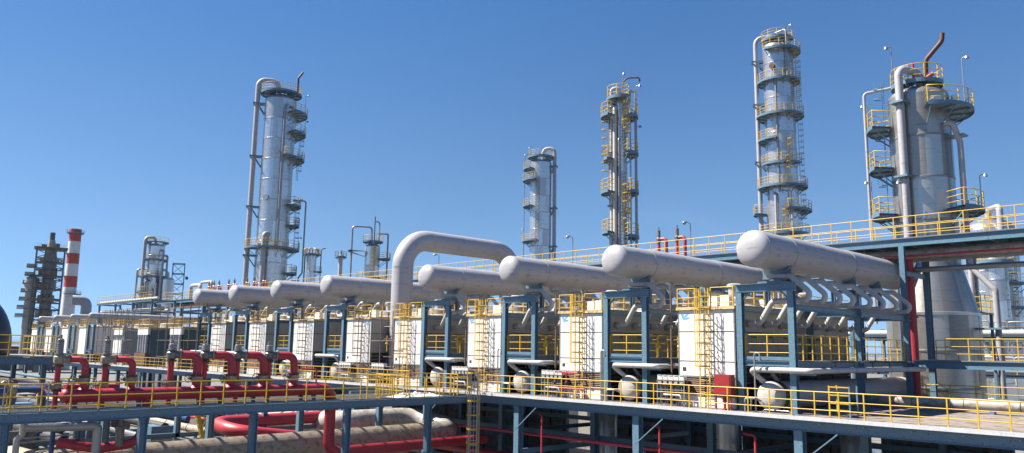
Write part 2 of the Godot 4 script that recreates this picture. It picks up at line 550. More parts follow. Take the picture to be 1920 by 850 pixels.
# z0..z1: width range from the frame middle, near the frame first
func make_condenser(s: float, w0: float, w1: float, label: String, group: String, lad: String) -> Node3D:
	var t := thing("evaporative_condenser", label, "condenser", Vector3.ZERO, group)
	var za := minf(s * w0, s * w1)
	var zb := maxf(s * w0, s * w1)
	var zc := (za + zb) * .5
	var L := 13.4
	var core := G.new()
	core.span(V(.06, .02, za + .06), V(L - .06, 4.82, zb - .06))
	part(t, "casing", core, "charcoal")
	# front panels, their joints open
	var rows := [[1.55, 2.25], [2.30, 3.74], [3.79, 4.84]]
	for r in rows:
		var g := G.new()
		g.span(V(0, r[0], za + .05), V(.05, r[1], zb - .05))
		part(t, "front_panel", g, "white_panel")
	for z in [za + .012, zb - .012]:
		var g := G.new()
		g.span(V(-.012, 0, z - .03), V(.05, 4.86, z + .03))
		part(t, "corner_post", g, "galv")
	var fp := G.new()       # plinth below the louvres
	fp.span(V(0, .02, za + .06), V(.05, .56, zb - .06))
	part(t, "plinth", fp, "white_panel")
	var hd := G.new()
	hd.span(V(-.03, 1.47, za + .02), V(.05, 1.53, zb - .02))
	hd.span(V(-.03, .57, za + .02), V(.05, .62, zb - .02))
	part(t, "louvre_frame", hd, "galv")
	var sg := G.new()
	sg.box(V(0, 0, zc), V(.015, .1, zb - za - .14), Basis(V(0, 0, 1), -.6))
	var sm := sg.mesh()
	for i in 8: put(t, "louvre", sm, "brown", Transform3D(Basis(), V(.02, .7 + .1 * i, 0)))
	# side panels
	for e in [za, zb]:
		var d: float = -1.0 if e == za else 1.0
		var x := .08
		while x < L - .3:
			for r in [[2.30, 3.74], [3.79, 4.84]]:
				var g := G.new()
				g.span(V(x, r[0], e - .05 * d), V(x + 2.17, r[1], e))
				part(t, "side_panel", g, "grey_panel")
			x += 2.2
		for k in 6:
			var g := G.new()
			g.box(V(L * .5, .75 + .26 * k, e - .03 * d), V(L - .3, .015, .12), Basis(V(1, 0, 0), .6 * d))
			part(t, "side_louvre", g, "galv")
		for k in 7:
			var g := G.new()
			g.span(V(.1 + 2.2 * k - .03, 0, e - .06 * d), V(.1 + 2.2 * k + .03, 2.27, e - .001))
			part(t, "side_post", g, "galv")
	var top := G.new()
	top.span(V(-.1, 4.87, za - .08), V(L + .05, 5.03, zb + .08))
	part(t, "top_deck", top, "cream")
	railing(t, [V(L, 5.03, za), V(-.05, 5.03, za), V(-.05, 5.03, zc - s * .0 - .55)], .95, 1.05, "yellow", false, [1.0, .5, .2], .022)
	railing(t, [V(-.05, 5.03, zc + .35), V(-.05, 5.03, zb), V(L, 5.03, zb)], .95, 1.05, "yellow", false, [1.0, .5, .2], .022)
	for k in 3:
		var x := 2.9 + 4.1 * k
		var g := G.new()
		g.lathe(V(x, 5.03, zc), Basis(), PackedVector2Array([Vector2(1.42, 0), Vector2(1.42, .12), Vector2(1.3, .2), Vector2(1.22, .5), Vector2(1.0, .62), Vector2(.36, .66)]), 32)
		var f := part(t, "fan_cowl", g, "insulation_warm")
		var m := G.new()
		m.lathe(V(x, 5.69, zc), Basis(), PackedVector2Array([Vector2(.32, -.03), Vector2(.32, .5), Vector2(.4, .5), Vector2(.4, .64), Vector2(.3, .7), Vector2(0, .72)]), 20)
		part(f, "fan_motor", m, "insulation")
		for q in 2:
			var b := G.new()
			b.box(V(x - 1.7 + .35 * q, 5.35, zc + .5 - q * .9), V(.35, .62, .5))
			b.rod(V(x - 1.7 + .35 * q, 5.2, zc + .2), V(x - 1.1, 5.2, zc + .2), .09, 10)
			part(t, "terminal_box", b, "white_panel")
	# inlet nozzles on the side that faces the frame
	for i in 8:
		var e := s * w0
		var g := G.new()
		g.rod(V(PIPE_X[i], 4.2, e), V(PIPE_X[i], 4.2, e - s * .12), .17, 14)
		part(t, "inlet_flange", g, "valve_cream")
		var q := G.new()
		q.tube(bend([V(PIPE_X[i] + .5, 3.55, e), V(PIPE_X[i] + .5, 3.55, e - s * .28), V(PIPE_X[i] + .5, 3.2, e - s * .28)], .12, 4), .07, 10)
		part(t, "drain_elbow", q, "valve_cream")
	# caged ladder up the front
	var lz := zc + (.0 if s < 0 else .45)
	ladder(t, V(-.16, 0, lz), V(0, 0, 1), V(-1, 0, 0), 5.95, lad, 2.05)
	# blue mark of three slanting blades in the upper corner
	var bx := -.006
	var mz := za + .14 if s < 0 else zb - .75
	for q in [[0.0, .34, .16, .34, .30, .02, .14, .02], [.36, .34, .52, .34, .33, .17, .20, .17], [.30, .15, .56, .15, .46, .04, .22, .04]]:
		var g := G.new()
		var c := []
		for i in 4: c.append(V(bx, 4.36 + q[i * 2 + 1], mz + q[i * 2]))
		g.quad(c[0], c[3], c[2], c[1])
		var e := []
		for i in 4: e.append(c[i] + V(.004, 0, 0))
		g.quad(e[0], e[1], e[2], e[3])
		part(t, "logo_blade", g, "logo_blue")
	var pl := G.new()
	pl.span(V(-.012, 1.78, za + .22), V(-.001, 1.97, za + .43))
	part(t, "name_plate", pl, "charcoal")
	var dr := G.new()       # access hatch with its raised rim
	var h0 := za + .3
	var h1 := zb - .25
	dr.span(V(-.006, 3.1, h0), V(-.001, 3.66, h1))
	part(t, "hatch", dr, "white_panel")
	return t

func make_cabinet(label: String, group: String) -> Node3D:
	var t := thing("instrument_cabinet", label, "cabinet", Vector3.ZERO, group)
	var f := G.new()
	for z in [-.82, .82]:
		for x in [-.14, .14]: f.bar(V(x, 0, z), V(x, 1.3, z), .05, .05)
	for y in [.35, .8, 1.27]:
		for x in [-.14, .14]: f.bar(V(x, y, -.8), V(x, y, .8), .04, .04)
	part(t, "rack", f, "galv")
	var b := G.new()
	b.span(V(-.12, 1.02, -.78), V(.12, 1.25, .78))
	part(t, "back_box", b, "charcoal")
	for i in 5:
		var z := -.66 + .33 * i
		var c := G.new()
		c.span(V(-.16, 1.3, z - .14), V(.16, 1.52, z + .14))
		c.box(V(-.14, 1.53, z), V(.1, .02, .24))
		part(t, "junction_box", c, "white_panel")
		var d := G.new()
		d.span(V(-.17, 1.06, z - .1), V(-.121, 1.22, z + .1))
		part(t, "gauge_box", d, "grey_panel")
		var p := G.new()
		for k in 2: p.rod(V(-.05, .02, z - .06 + .12 * k), V(-.05, 1.04, z - .06 + .12 * k), .022, 8)
		part(t, "conduit", p, "galv")
	var w := G.new()
	w.tube(bend([V(-.2, .55, -.4), V(-.2, .55, .6), V(-.2, .3, .7)], .1, 4), .05, 10)
	part(t, "white_pipe", w, "white_pipe")
	return t

# ------------------------------------------------------------------ columns. Angles in degrees seen from the photographer: 0 right, 90 towards the camera, 180 left
var tu := Vector3.RIGHT
var tv := Vector3.BACK

func aim(at: Vector3) -> void:
	tv = V(-at.x, 0, -at.z).normalized()
	tu = V(-tv.z, 0, tv.x).normalized()
	if tu.dot(V(.7, 0, .7)) < 0: tu = -tu

func pol(r: float, deg: float, y: float) -> Vector3:
	var a := deg_to_rad(deg)
	return (tu * cos(a) + tv * sin(a)) * r + V(0, y, 0)

func pf() -> Basis:
	return Basis(tu, Vector3.UP, tv)

# cladding of separate curved sheets between y0 and y1
func cladding(t: Node, r: float, y0: float, y1: float, courses: int, round_n: int, band := true, r1 := -1.0, skin := "alu") -> void:
	if r1 < 0: r1 = r
	var core := G.new()
	core.lathe(V(0, 0, 0), pf(), PackedVector2Array([Vector2(r - .03, y0), Vector2(r1 - .03, y1)]), 32)
	part(t, "shell", core, "charcoal")
	var ch := (y1 - y0) / courses
	var da := TAU / round_n
	var cache := {}
	for c in courses:
		var ra := lerpf(r, r1, float(c) / courses)
		var rb := lerpf(r, r1, float(c + 1) / courses)
		var off := rng.randf() * .6
		for i in round_n:
			var key := "%d_%d" % [c if r1 != r else 0, i % 2]
			if not cache.has(key):
				var g := G.new()
				var d := .012 if i % 2 else 0.0
				g.lathe(V(0, 0, 0), Basis(), PackedVector2Array([Vector2(ra + d - .012, 0), Vector2(ra + d, .0), Vector2(rb + d, ch + .01), Vector2(rb + d - .012, ch + .01)]), 5, -.012, da + .012)
				cache[key] = g.mesh()
			var b := pf() * Basis(Vector3.UP, -(i * da + off)) * Basis.from_euler(V(rng.randf_range(-.002, .002), 0, rng.randf_range(-.002, .002)))
			put(t, "cladding_sheet", cache[key], skin + str(rng.randi_range(0, 4)), Transform3D(b, V(0, y0 + c * ch, 0)))
		if band and c > 0:
			var g := G.new()
			g.lathe(V(0, y0 + c * ch, 0), pf(), PackedVector2Array([Vector2(ra, -.09), Vector2(ra + .05, -.07), Vector2(ra + .05, .05), Vector2(ra, .09)]), 32)
			part(t, "band", g, skin + "3")

func dome(t: Node, r: float, y: float, h: float, m := "alu0") -> void:
	var pr := PackedVector2Array()
	for i in 9:
		var q := PI * .5 * i / 8.0
		pr.append(Vector2(r * cos(q), h * sin(q)))
	var g := G.new()
	g.lathe(V(0, y, 0), pf(), pr, 32)
	part(t, "dome", g, m)

# ring platform from angle a0 to a1
func ring_platform(t: Node, y: float, r0: float, w: float, a0: float, a1: float, rail := "yellow", h := 1.1, brackets := true) -> void:
	var r1 := r0 + w
	var seg := maxi(3, int((a1 - a0) / 12.0))
	var g := G.new()
	var f := pf()
	g.lathe(V(0, y, 0), f, PackedVector2Array([Vector2(r0 + .03, .0), Vector2(r0 + .03, -.06), Vector2(r1, -.06), Vector2(r1, .0), Vector2(r0 + .03, .0)]), seg, deg_to_rad(a0), deg_to_rad(a1))
	g.lathe(V(0, y, 0), f, PackedVector2Array([Vector2(r1 + .004, -.2), Vector2(r1 + .02, -.2), Vector2(r1 + .02, .1), Vector2(r1 + .004, .1), Vector2(r1 + .004, -.2)]), seg, deg_to_rad(a0), deg_to_rad(a1))
	var p := part(t, "platform", g, "blue")
	var arc := deg_to_rad(a1 - a0) * r1
	var k := maxi(2, roundi(arc / 1.15))
	var pg := G.new()
	pg.box(V(0, h * .5, 0), V(.055, h, .055))
	var pm := pg.mesh()
	for i in k + 1: put(p, "post", pm, rail, Transform3D(Basis(), pol(r1 - .02, lerpf(a0, a1, float(i) / k), y)))
	for q in 3:
		var pts := []
		for e in [a0, a1]:
			if e == a0: pts.append(pol(r0 + .15, e, y + h * [1.0, .64, .3][q]))
			if e == a0:
				for i in seg + 1: pts.append(pol(r1 - .02, lerpf(a0, a1, float(i) / seg), y + h * [1.0, .64, .3][q]))
			else: pts.append(pol(r0 + .15, e, y + h * [1.0, .64, .3][q]))
		if a1 - a0 > 359: pts = pts.slice(1, pts.size() - 1)
		var rg := G.new()
		rg.tube(pv(pts), .03 if q == 0 else .024, 6)
		part(p, "top_rail" if q == 0 else "middle_rail", rg, rail)
	if brackets:
		var bk := maxi(1, roundi(arc / 1.9))
		for i in bk + 1:
			var a := lerpf(a0 + 4, a1 - 4, float(i) / bk)
			var bg := G.new()
			bg.bar(pol(r0, a, y - .12), pol(r1 - .05, a, y - .12), .07, .12)
			bg.bar(pol(r0, a, y - .12 - w * .75), pol(r1 - .15, a, y - .14), .07, .07)
			part(p, "bracket", bg, "blue")

# side pipe that rises from below, arches over and enters the top
func riser(t: Node, called: String, pts: Array, r: float, m: String, br := .9, seg := 16) -> MeshInstance3D:
	var g := G.new()
	g.tube(bend(pts, br, 7), r, seg)
	return part(t, called, g, m)

func stay(t: Node, y: float, r: float, reach: float, deg: float, m := "blue", drop := 1.7) -> void:
	var g := G.new()
	var side := pol(1, deg + 90, 0)
	for s in [-1, 1]:
		g.bar(pol(r - .1, deg, y) + side * .45 * s, pol(reach + .45, deg, y) + side * .45 * s, .14, .22)
		g.bar(pol(r - .1, deg, y - drop) + side * .45 * s, pol(reach - .1, deg, y - .1) + side * .45 * s, .12, .14)
	g.bar(pol(reach + .5, deg, y) - side * .7, pol(reach + .5, deg, y) + side * .7, .14, .22)
	part(t, "pipe_stay", g, m)

func whip(t: Node, deg: float, r: float, y: float, h: float, m := "galv") -> void:
	var g := G.new()
	var o := pol(r, deg, y)
	var out := pol(.35, deg, 0)
	g.tube(bend([o, o + V(0, h, 0), o + out + V(0, h + .05, 0)], .12, 4), .035, 6)
	g.lathe(o + out + V(0, h, 0), Basis(), PackedVector2Array([Vector2(.16, -.12), Vector2(.1, .05), Vector2(0, .1)]), 10)
	part(t, "platform_lamp", g, m)

func towers() -> void:
	var t: Node3D
	# --- big column with stepped platforms down its right side and a tall riser on the left
	var at := V(54.35, GROUND, -107)
	aim(at)
	t = thing("distillation_column", "thick silver column with stepped platforms and grey riser held by dark stays", "column", at)
	var b := -GROUND
	cladding(t, 2.3, 0, 39.2 + b, 15, 12)
	dome(t, 2.3, 39.2 + b, 1.0)
	ring_platform(t, 40.3 + b, 1.0, 2.0, -180, 180)
	for q in [[37.2, 1.7, -70, 60], [34.2, 1.6, -70, 55], [30.3, 1.6, -60, 75], [23.2, 1.5, -60, 45], [20.3, 1.4, -70, 30], [13.2, 1.4, -60, 40]]:
		ring_platform(t, q[0] + b, 2.32, q[1], q[2], q[3])
	ring_platform(t, 16.7 + b, 2.32, 1.6, -60, 185)
	riser(t, "overhead_line", [pol(3.4, 180, 0), pol(3.4, 180, 42.3 + b), pol(.5, 180, 42.3 + b), pol(.35, 180, 40 + b)], .38, "insulation", 1.1, 20)
	for y in [38.5, 30.4, 22.8, 15.6]: stay(t, y + b, 2.3, 3.4, 180)
	riser(t, "side_pipe", [pol(2.75, 76, 16.8 + b), pol(2.75, 76, 38.0 + b), pol(2.3, 40, 38.0 + b)], .2, "galv", .4)
	riser(t, "side_pipe", [pol(3.0, 112, 0), pol(3.0, 112, 18.6 + b), pol(2.2, 105, 18.6 + b)], .36, "insulation", .7)
	riser(t, "side_pipe", [pol(4.0, -4, 8 + b), pol(4.0, -4, 12.6 + b), pol(4.5, -2, 13.4 + b), pol(4.5, -2, 24.2 + b), pol(2.6, -4, 24.2 + b)], .12, "galv", .3)
	for q in [[5, 13.2], [3, 20.3], [8, 23.2], [12, 30.3], [4, 34.2]]: ladder(t, pol(3.2, q[0] + 12, q[1] + b - 3.4), pol(1, q[0] + 102, 0), pol(1, q[0] + 12, 0), 4.4, "steel_dark", 1.5, false)
	for q in [[20, 37.2, 4.5], [-10, 34.2, 4], [-20, 23.2, 3], [-10, 16.7, 3.5]]: whip(t, q[0], 3.8, q[1] + b, q[2] - 1.5)
	var vg := G.new()
	vg.tube(bend([pol(2.4, 15, 40 + b), pol(2.4, 15, 43 + b), pol(3.0, 10, 44 + b)], .3, 4), .16, 10)
	part(t, "vent_pipe", vg, "rust_red")
	for i in 4:
		var ng := G.new()
		ng.rod(pol(2.2, 70 + 25 * i, (38 - 7.0 * i) + b), pol(2.75, 70 + 25 * i, (38 - 7.0 * i) + b), .42, 16)
		part(t, "manhole", ng, "alu3")
	# --- mid column with riser on its right
	at = V(104.5, GROUND, -100.5)
	aim(at)
	t = thing("distillation_column", "shorter silver column with grey riser on its right side", "column", at)
	cladding(t, 2.0, 0, 37.4 + b, 14, 10)
	dome(t, 2.0, 37.4 + b, .8)
	ring_platform(t, 38.6 + b, .8, 1.7, -180, 180)
	for q in [[36.3, 1.3, 130, 250], [34.1, 1.4, 110, 250], [29.2, 1.3, 130, 250], [22.6, 1.4, 100, 250]]: ring_platform(t, q[0] + b, 2.02, q[1], q[2], q[3])
	riser(t, "overhead_line", [pol(2.6, 10, 0), pol(2.6, 10, 40.3 + b), pol(.4, 10, 40.3 + b), pol(.3, 10, 38 + b)], .34, "insulation", 1.0, 18)
	for y in [36.8, 28.8, 21.6]: stay(t, y + b, 2.0, 2.6, 10, "blue", 1.4)
	riser(t, "side_pipe", [pol(3.1, 180, 4 + b), pol(3.1, 180, 39.2 + b), pol(1.9, 180, 39.2 + b)], .09, "galv", .3)
	ladder(t, pol(2.25, 105, 22.6 + b), pol(1, 195, 0), pol(1, 105, 0), 12, "galv", 2.3, false)
	whip(t, 190, 3.1, 22.6 + b, 2.4)
	whip(t, 150, 2.2, 38.6 + b, 1.6)
	# --- slender twin pipes column with davit
	at = V(57.6, GROUND, -44.85)
	aim(at)
	t = thing("stripper_column", "slender pale column hung with yellow caged ladders and small platforms", "column", at)
	cladding(t, .5, 0, 26.3 + b, 14, 6)
	dome(t, .5, 26.3 + b, .3)
	riser(t, "overhead_line", [pol(.95, 178, 0), pol(.95, 178, 27.6 + b), pol(.15, 178, 27.6 + b), pol(.1, 178, 26.4 + b)], .16, "white_pipe", .4)
	riser(t, "side_pipe", [pol(.72, 150, 0), pol(.72, 150, 25.6 + b), pol(.3, 150, 25.6 + b)], .2, "white_pipe", .3)
	riser(t, "side_pipe", [pol(1.35, 10, 0), pol(1.35, 10, 27.2 + b), pol(.8, 10, 27.2 + b), pol(.75, 10, 26.2 + b)], .13, "galv", .4)
	ring_platform(t, 26.5 + b, .3, 1.1, 60, 300, "yellow")
	for q in [[24.7, -50, 60], [21.1, -60, 70], [17.4, -50, 60], [13.2, -60, 70]]: ring_platform(t, q[0] + b, .52, 1.05, q[1], q[2], "yellow")
	for q in [[24.8, 130, 215], [17.4, 130, 215]]: ring_platform(t, q[0] + b, .95, 1.0, q[1], q[2], "yellow")
	ring_platform(t, 20.6 + b, .95, .8, 140, 205, "yellow")
	ring_platform(t, 13.6 + b, .95, .9, 135, 210, "yellow")
	for q in [[22.2, 4.2, 62], [13.6, 4.6, 62]]: ladder(t, pol(.75, q[2], q[0] + b), pol(1, q[2] + 90, 0), pol(1, q[2], 0), q[1], "yellow", 1.2, false)
	ladder(t, pol(.62, 80, 9 + b), pol(1, 170, 0), pol(1, 80, 0), 17.5, "galv", 40.0, false)
	for q in [[.95, 30, 24.2], [.8, 110, 22.5], [1.2, 200, 25.8]]: riser(t, "side_pipe", [pol(q[0], q[1], 0), pol(q[0], q[1], q[2] + b), pol(.3, q[1], q[2] + b)], .07, "galv", .25, 8)
	ladder(t, pol(1.25, 178, 19.2 + b), pol(1, 88, 0), pol(1, 178, 0), 5.6, "yellow", .3, false)
	for y in [25.6, 21.2, 16.1, 12.0]:
		var sg := G.new()
		sg.bar(pol(.4, 178, y + b), pol(1.35, 178, y + b), .5, .12)
		sg.bar(pol(.4, 178, y - .8 + b), pol(1.1, 178, y - .1 + b), .08, .1)
		part(t, "pipe_stay", sg, "blue")
	riser(t, "davit", [pol(.3, 60, 26.4 + b), pol(.3, 60, 28.5 + b), pol(1.75, 8, 28.5 + b), pol(1.75, 8, 28.1 + b)], .07, "rust_red", .7)
	whip(t, 75, .7, 26.5 + b, 2.2, "galv")
	whip(t, 20, 1.5, 21.1 + b, 2.5, "galv")
	whip(t, 20, 1.5, 24.7 + b, 2.9, "galv")
	for y in [23.3, 15.6]:
		var ng := G.new()
		ng.rod(pol(.4, 40, y + b), pol(.95, 20, y + b), .3, 14)
		part(t, "manhole", ng, "alu3")
	# --- tall column ringed by platforms
	at = V(96.55, GROUND, -48.45)
	aim(at)
	t = thing("distillation_column", "tallest silver column ringed by full platforms with riser on its left", "column", at)
	cladding(t, 2.12, 0, 22 + b, 9, 12)
	cladding(t, 1.95, 22 + b, 43.7 + b, 9, 12)
	dome(t, 1.95, 43.7 + b, .9)
	ring_platform(t, 44.9 + b, .5, 1.6, -10, 190, "yellow", 1.0)
	for q in [[43.1, 1.0, -70, 130, 1.96], [38.9, .8, -40, 220, 1.96], [34.1, 1.1, -50, 230, 1.96], [30.8, 1.0, 100, 240, 1.96], [27.5, .7, 20, 160, 1.96], [24.4, 1.2, -40, 220, 1.96], [21.2, 1.4, -60, 80, 2.13], [18.1, 1.0, 10, 160, 2.13]]:
		ring_platform(t, q[0] + b, q[4], q[1], q[2], q[3])
	riser(t, "overhead_line", [pol(2.85, 178, 0), pol(2.85, 178, 45.5 + b), pol(.3, 178, 45.5 + b), pol(.2, 178, 44 + b)], .29, "insulation", 1.0, 18)
	for y in [42.0, 35.9, 27.9]: stay(t, y + b, 1.95, 2.85, 178, "blue", 1.3)
	ring_platform(t, 20.9 + b, 2.2, 1.6, 160, 200, "yellow")
	riser(t, "side_pipe", [pol(2.3, 100, 23.5 + b), pol(2.3, 100, 39 + b), pol(1.8, 80, 39.2 + b)], .12, "galv", .3)
	riser(t, "side_pipe", [pol(2.3, 60, 38.8 + b), pol(2.3, 60, 45.6 + b), pol(1.0, 100, 45.6 + b)], .13, "galv", .4)
	riser(t, "side_pipe", [pol(2.4, 112, 0), pol(2.4, 112, 23.3 + b), pol(1.9, 125, 23.4 + b)], .16, "insulation", .4)
	riser(t, "side_pipe", [pol(2.45, 65, 0), pol(2.45, 65, 23.6 + b), pol(1.9, 100, 23.7 + b)], .1, "white_pipe", .4)
	for q in [[34.1, 4.6, 20], [24.4, 3.8, 70], [27.5, 3.3, 60], [38.9, 4.2, 25], [18.1, 3.6, 85]]: ladder(t, pol(2.25, q[2], q[0] + b), pol(1, q[2] + 90, 0), pol(1, q[2], 0), q[1], "yellow", 2.2, false)
	ladder(t, pol(2.25, -5, 18 + b), pol(1, 85, 0), pol(1, -5, 0), 24, "galv", 2.2, false)
	var mh := G.new()
	mh.rod(pol(1.8, 110, 40.6 + b), pol(2.4, 110, 40.6 + b), .36, 16)
	part(t, "manhole", mh, "rust_red")
	whip(t, 20, 1.6, 44.9 + b, 1.8)
	# --- near column beside the walkway, wide skirt below a cone
	at = V(60.95, GROUND, -19.65)
	aim(at)
	t = thing("distillation_column", "near broad column with conical waist standing behind the upper walkway", "column", at)
	cladding(t, 3.0, 0, 5.6 + b, 5, 14, true, -1.0, "old")
	cladding(t, 3.0, 5.6 + b, 9.2 + b, 1, 14, true, 2.05, "old")
	cladding(t, 2.05, 9.2 + b, 21.6 + b, 4, 12, true, -1.0, "old")
	dome(t, 2.05, 21.6 + b, .9, "old0")
	var rb := G.new()
	rb.lathe(V(0, 5.6 + b, 0), pf(), PackedVector2Array([Vector2(3.0, -.12), Vector2(3.07, -.1), Vector2(3.07, .1), Vector2(2.99, .14)]), 36)
	part(t, "band", rb, "alu3")
	ring_platform(t, 22.7 + b, .5, 1.25, -180, 180, "yellow", 1.2)
	ring_platform(t, 20.4 + b, 2.07, 1.5, -45, 80, "yellow", 1.2)
	for q in [[19.5, 150, 215], [16.4, 150, 215], [12.9, 145, 215]]: ring_platform(t, q[0] + b, 2.07, 1.5, q[1], q[2], "yellow", 1.2)
	ring_platform(t, 13.0 + b, 2.07, 1.7, -40, 50, "yellow", 1.2)
	riser(t, "overhead_line", [pol(2.45, 118, 6 + b), pol(2.45, 118, 23.5 + b), pol(.6, 70, 23.5 + b), pol(.5, 60, 22.2 + b)], .28, "insulation", .6, 18)
	for y in [20.9, 15.4]:
		var sg := G.new()
		sg.bar(pol(1.9, 118, y + b), pol(3.0, 118, y + b), 1.0, .14)
		sg.bar(pol(1.9, 118, y - .5 + b), pol(2.9, 118, y - .05 + b), .5, .1)
		part(t, "pipe_stay", sg, "blue")
	riser(t, "side_pipe", [pol(3.65, 180, 5 + b), pol(3.65, 180, 22.6 + b), pol(1.4, 180, 22.8 + b)], .11, "insulation", .3)
	riser(t, "side_pipe", [pol(2.0, 40, 19.2 + b), pol(2.7, 40, 19.2 + b), pol(2.7, 22, 17.8 + b), pol(2.7, 22, 9 + b), pol(4.2, 22, 7.2 + b), pol(4.2, 22, 0 + b)], .2, "insulation", .4, 16)
	for y in [18.3, 10.2, 4.6]:
		var sg := G.new()
		var r := 2.0 if y > 6 else 3.0
		sg.bar(pol(r, 22, y + b), pol(r + (1.1 if y > 6 else 1.7), 22, y + b), .9, .12)
		part(t, "pipe_stay", sg, "blue")
	riser(t, "vent_pipe", [pol(.8, 40, 22.7 + b), pol(.9, 40, 24.4 + b), pol(2.0, 25, 25.6 + b), pol(2.05, 24, 26.2 + b)], .17, "rust_red", .6)
	for q in [[16.4, 3.4, 172], [12.9, 3.8, 175], [19.5, 3.6, 165]]: ladder(t, pol(2.4, q[2], q[0] + b), pol(1, q[2] + 90, 0), pol(1, q[2], 0), q[1], "blue", 2.3, false)
	for q in [[170, 22.7, 1.6, 3.2], [30, 20.4, 3.4, 3.4], [185, 19.5, 3.5, 2.2], [170, 12.9, 3.5, 2.6], [10, 13.0, 3.6, 2.4], [118, 12.5, 3.0, 2.4]]: whip(t, q[0], q[2], q[1] + b, q[3], "galv")
	var vv := G.new()
	vv.rod(pol(1.8, 60, 20.9 + b), pol(2.5, 60, 20.9 + b), .3, 14)
	vv.rod(pol(2.4, 10, 20.4 + b), pol(2.4, 10, 21.5 + b), .22, 14)
	part(t, "manhole", vv, "alu1")
	var rv := G.new()
	rv.rod(pol(1.0, 100, 22.7 + b), pol(1.0, 100, 24.2 + b), .1, 10)
	rv.rod(pol(.9, 45, 23.0 + b), pol(1.3, 30, 23.3 + b), .16, 10)
	part(t, "relief_valve", rv, "red")
	# --- group of vessels beyond it
	at = V(106.7, GROUND, -27.4)
	aim(at)
	t = thing("distillation_column", "broad silver vessel with rounded top beyond the blue walkway beam", "column", at)
	cladding(t, 2.9, 0, 17.6 + b, 10, 12)
	dome(t, 2.9, 17.6 + b, 1.6)
	ring_platform(t, 19.0 + b, .7, .9, 0, 180, "yellow", .7)
	riser(t, "side_pipe", [pol(3.3, 130, 0), pol(3.3, 130, 16.5 + b), pol(2.5, 130, 16.7 + b)], .3, "insulation", .6)
	riser(t, "side_pipe", [pol(3.3, 68, 0), pol(3.3, 68, 20.2 + b), pol(.4, 80, 20.2 + b), pol(.2, 80, 18.5 + b)], .36, "insulation", .6)
	for q in [[11.2, 20, 70], [8.4, 15, 75], [4.6, 15, 120]]: ring_platform(t, q[0] + b, 2.92, 1.2, q[1], q[2])
	at = V(101.4, GROUND, -25.6)
	aim(at)
	t = thing("small_vessel", "narrow silver vessel with yellow railing round its domed top", "column", at)
	cladding(t, 1.15, 0, 13.6 + b, 9, 8)
	dome(t, 1.15, 13.6 + b, .9)
	ring_platform(t, 13.4 + b, 1.17, .7, 20, 200, "yellow")
	ring_platform(t, 4.9 + b, 1.17, 1.0, 0, 200, "yellow")
	ladder(t, pol(1.4, 20, 5 + b), pol(1, 110, 0), pol(1, 20, 0), 9, "steel_dark", 2.2, false)
	# --- distant columns
	at = V(83.7, GROUND, -124.5)
	aim(at)
	t = thing("distillation_column", "stubby column with dark side platform and pipe bridge left of the looped pipe", "column", at)
	cladding(t, 1.4, 0, 21.4 + b, 8, 8)
	dome(t, 1.4, 21.4 + b, .6)
	ring_platform(t, 22.4 + b, .4, 1.5, -180, 180)
	ring_platform(t, 19.2 + b, 1.42, 2.0, -50, 40)
	ring_platform(t, 15.4 + b, 1.42, 1.4, -20, 200, "yellow")
	var fan := G.new()
	fan.lathe(V(0, 20.5 + b, 0), pf(), PackedVector2Array([Vector2(1.42, -1.0), Vector2(4.6, -.1), Vector2(4.6, .08), Vector2(1.42, .08)]), 6, deg_to_rad(160), deg_to_rad(200))
	part(t, "side_platform", fan, "navy_tank")
	riser(t, "overhead_line", [pol(3.9, 176, 8 + b), pol(3.9, 176, 25.2 + b), pol(.3, 176, 25.2 + b), pol(.2, 176, 22 + b)], .17, "galv", .6)
	riser(t, "side_pipe", [pol(2.8, 2, 8 + b), pol(2.8, 2, 24.0 + b), pol(.8, 2, 24.0 + b)], .17, "galv", .3)
	riser(t, "vent_pipe", [pol(.5, 60, 22.4 + b), pol(.5, 60, 27.2 + b)], .1, "steel_dark", .2)
	riser(t, "side_pipe", [pol(1.2, 20, 22.4 + b), pol(1.2, 20, 26.2 + b), pol(.6, 60, 26.2 + b)], .14, "insulation", .4)
	ladder(t, pol(1.6, 80, 15 + b), pol(1, 170, 0), pol(1, 80, 0), 6.5, "yellow", 2.2, false)
	at = V(94.0, GROUND, -165.1)
	aim(at)
	t = thing("distillation_column", "small distant column crowded with nozzles on its flared top platform", "column", at)
	cladding(t, 1.15, 0, 23.8 + b, 8, 8)
	ring_platform(t, 24.0 + b, .3, 1.9, -180, 180)
	ring_platform(t, 20.0 + b, 1.17, 1.4, -40, 40)
	for i in 7: riser(t, "nozzle", [pol(1.6, 55 * i, 23.6 + b), pol(1.6, 55 * i, 25.2 + b), pol(.9, 55 * i, 25.4 + b)], .22, "insulation_warm", .3, 10)
	riser(t, "side_pipe", [pol(2.2, 0, 6 + b), pol(2.2, 0, 25.4 + b), pol(3.2, 0, 25.6 + b)], .12, "steel_dark", .3)
	riser(t, "side_pipe", [pol(1.7, 150, 6 + b), pol(1.7, 150, 23.4 + b)], .16, "steel_dark", .3)
	at = V(85.5, GROUND, -138.5)
	aim(at)
	t = thing("vent_stack", "thin white vent stack behind the stubby column", "vent stack", at)
	var ws := G.new()
	ws.lathe(V(0, 0, 0), pf(), PackedVector2Array([Vector2(.55, 0), Vector2(.42, 20.6 + b), Vector2(.6, 20.7 + b), Vector2(.6, 21 + b), Vector2(.3, 21.1 + b), Vector2(.25, 22 + b)]), 16)
	part(t, "stack", ws, "white_pipe")
	ring_platform(t, 20.7 + b, .45, .7, -180, 180, "steel_dark")
	at = V(66.9, GROUND, -188.5)
	aim(at)
	t = thing("distillation_column", "distant grey column with arched overhead pipe and many side platforms", "column", at)
	cladding(t, 2.6, 0, 16.5 + b, 6, 10)
	cladding(t, 1.9, 16.5 + b, 25.0 + b, 4, 10)
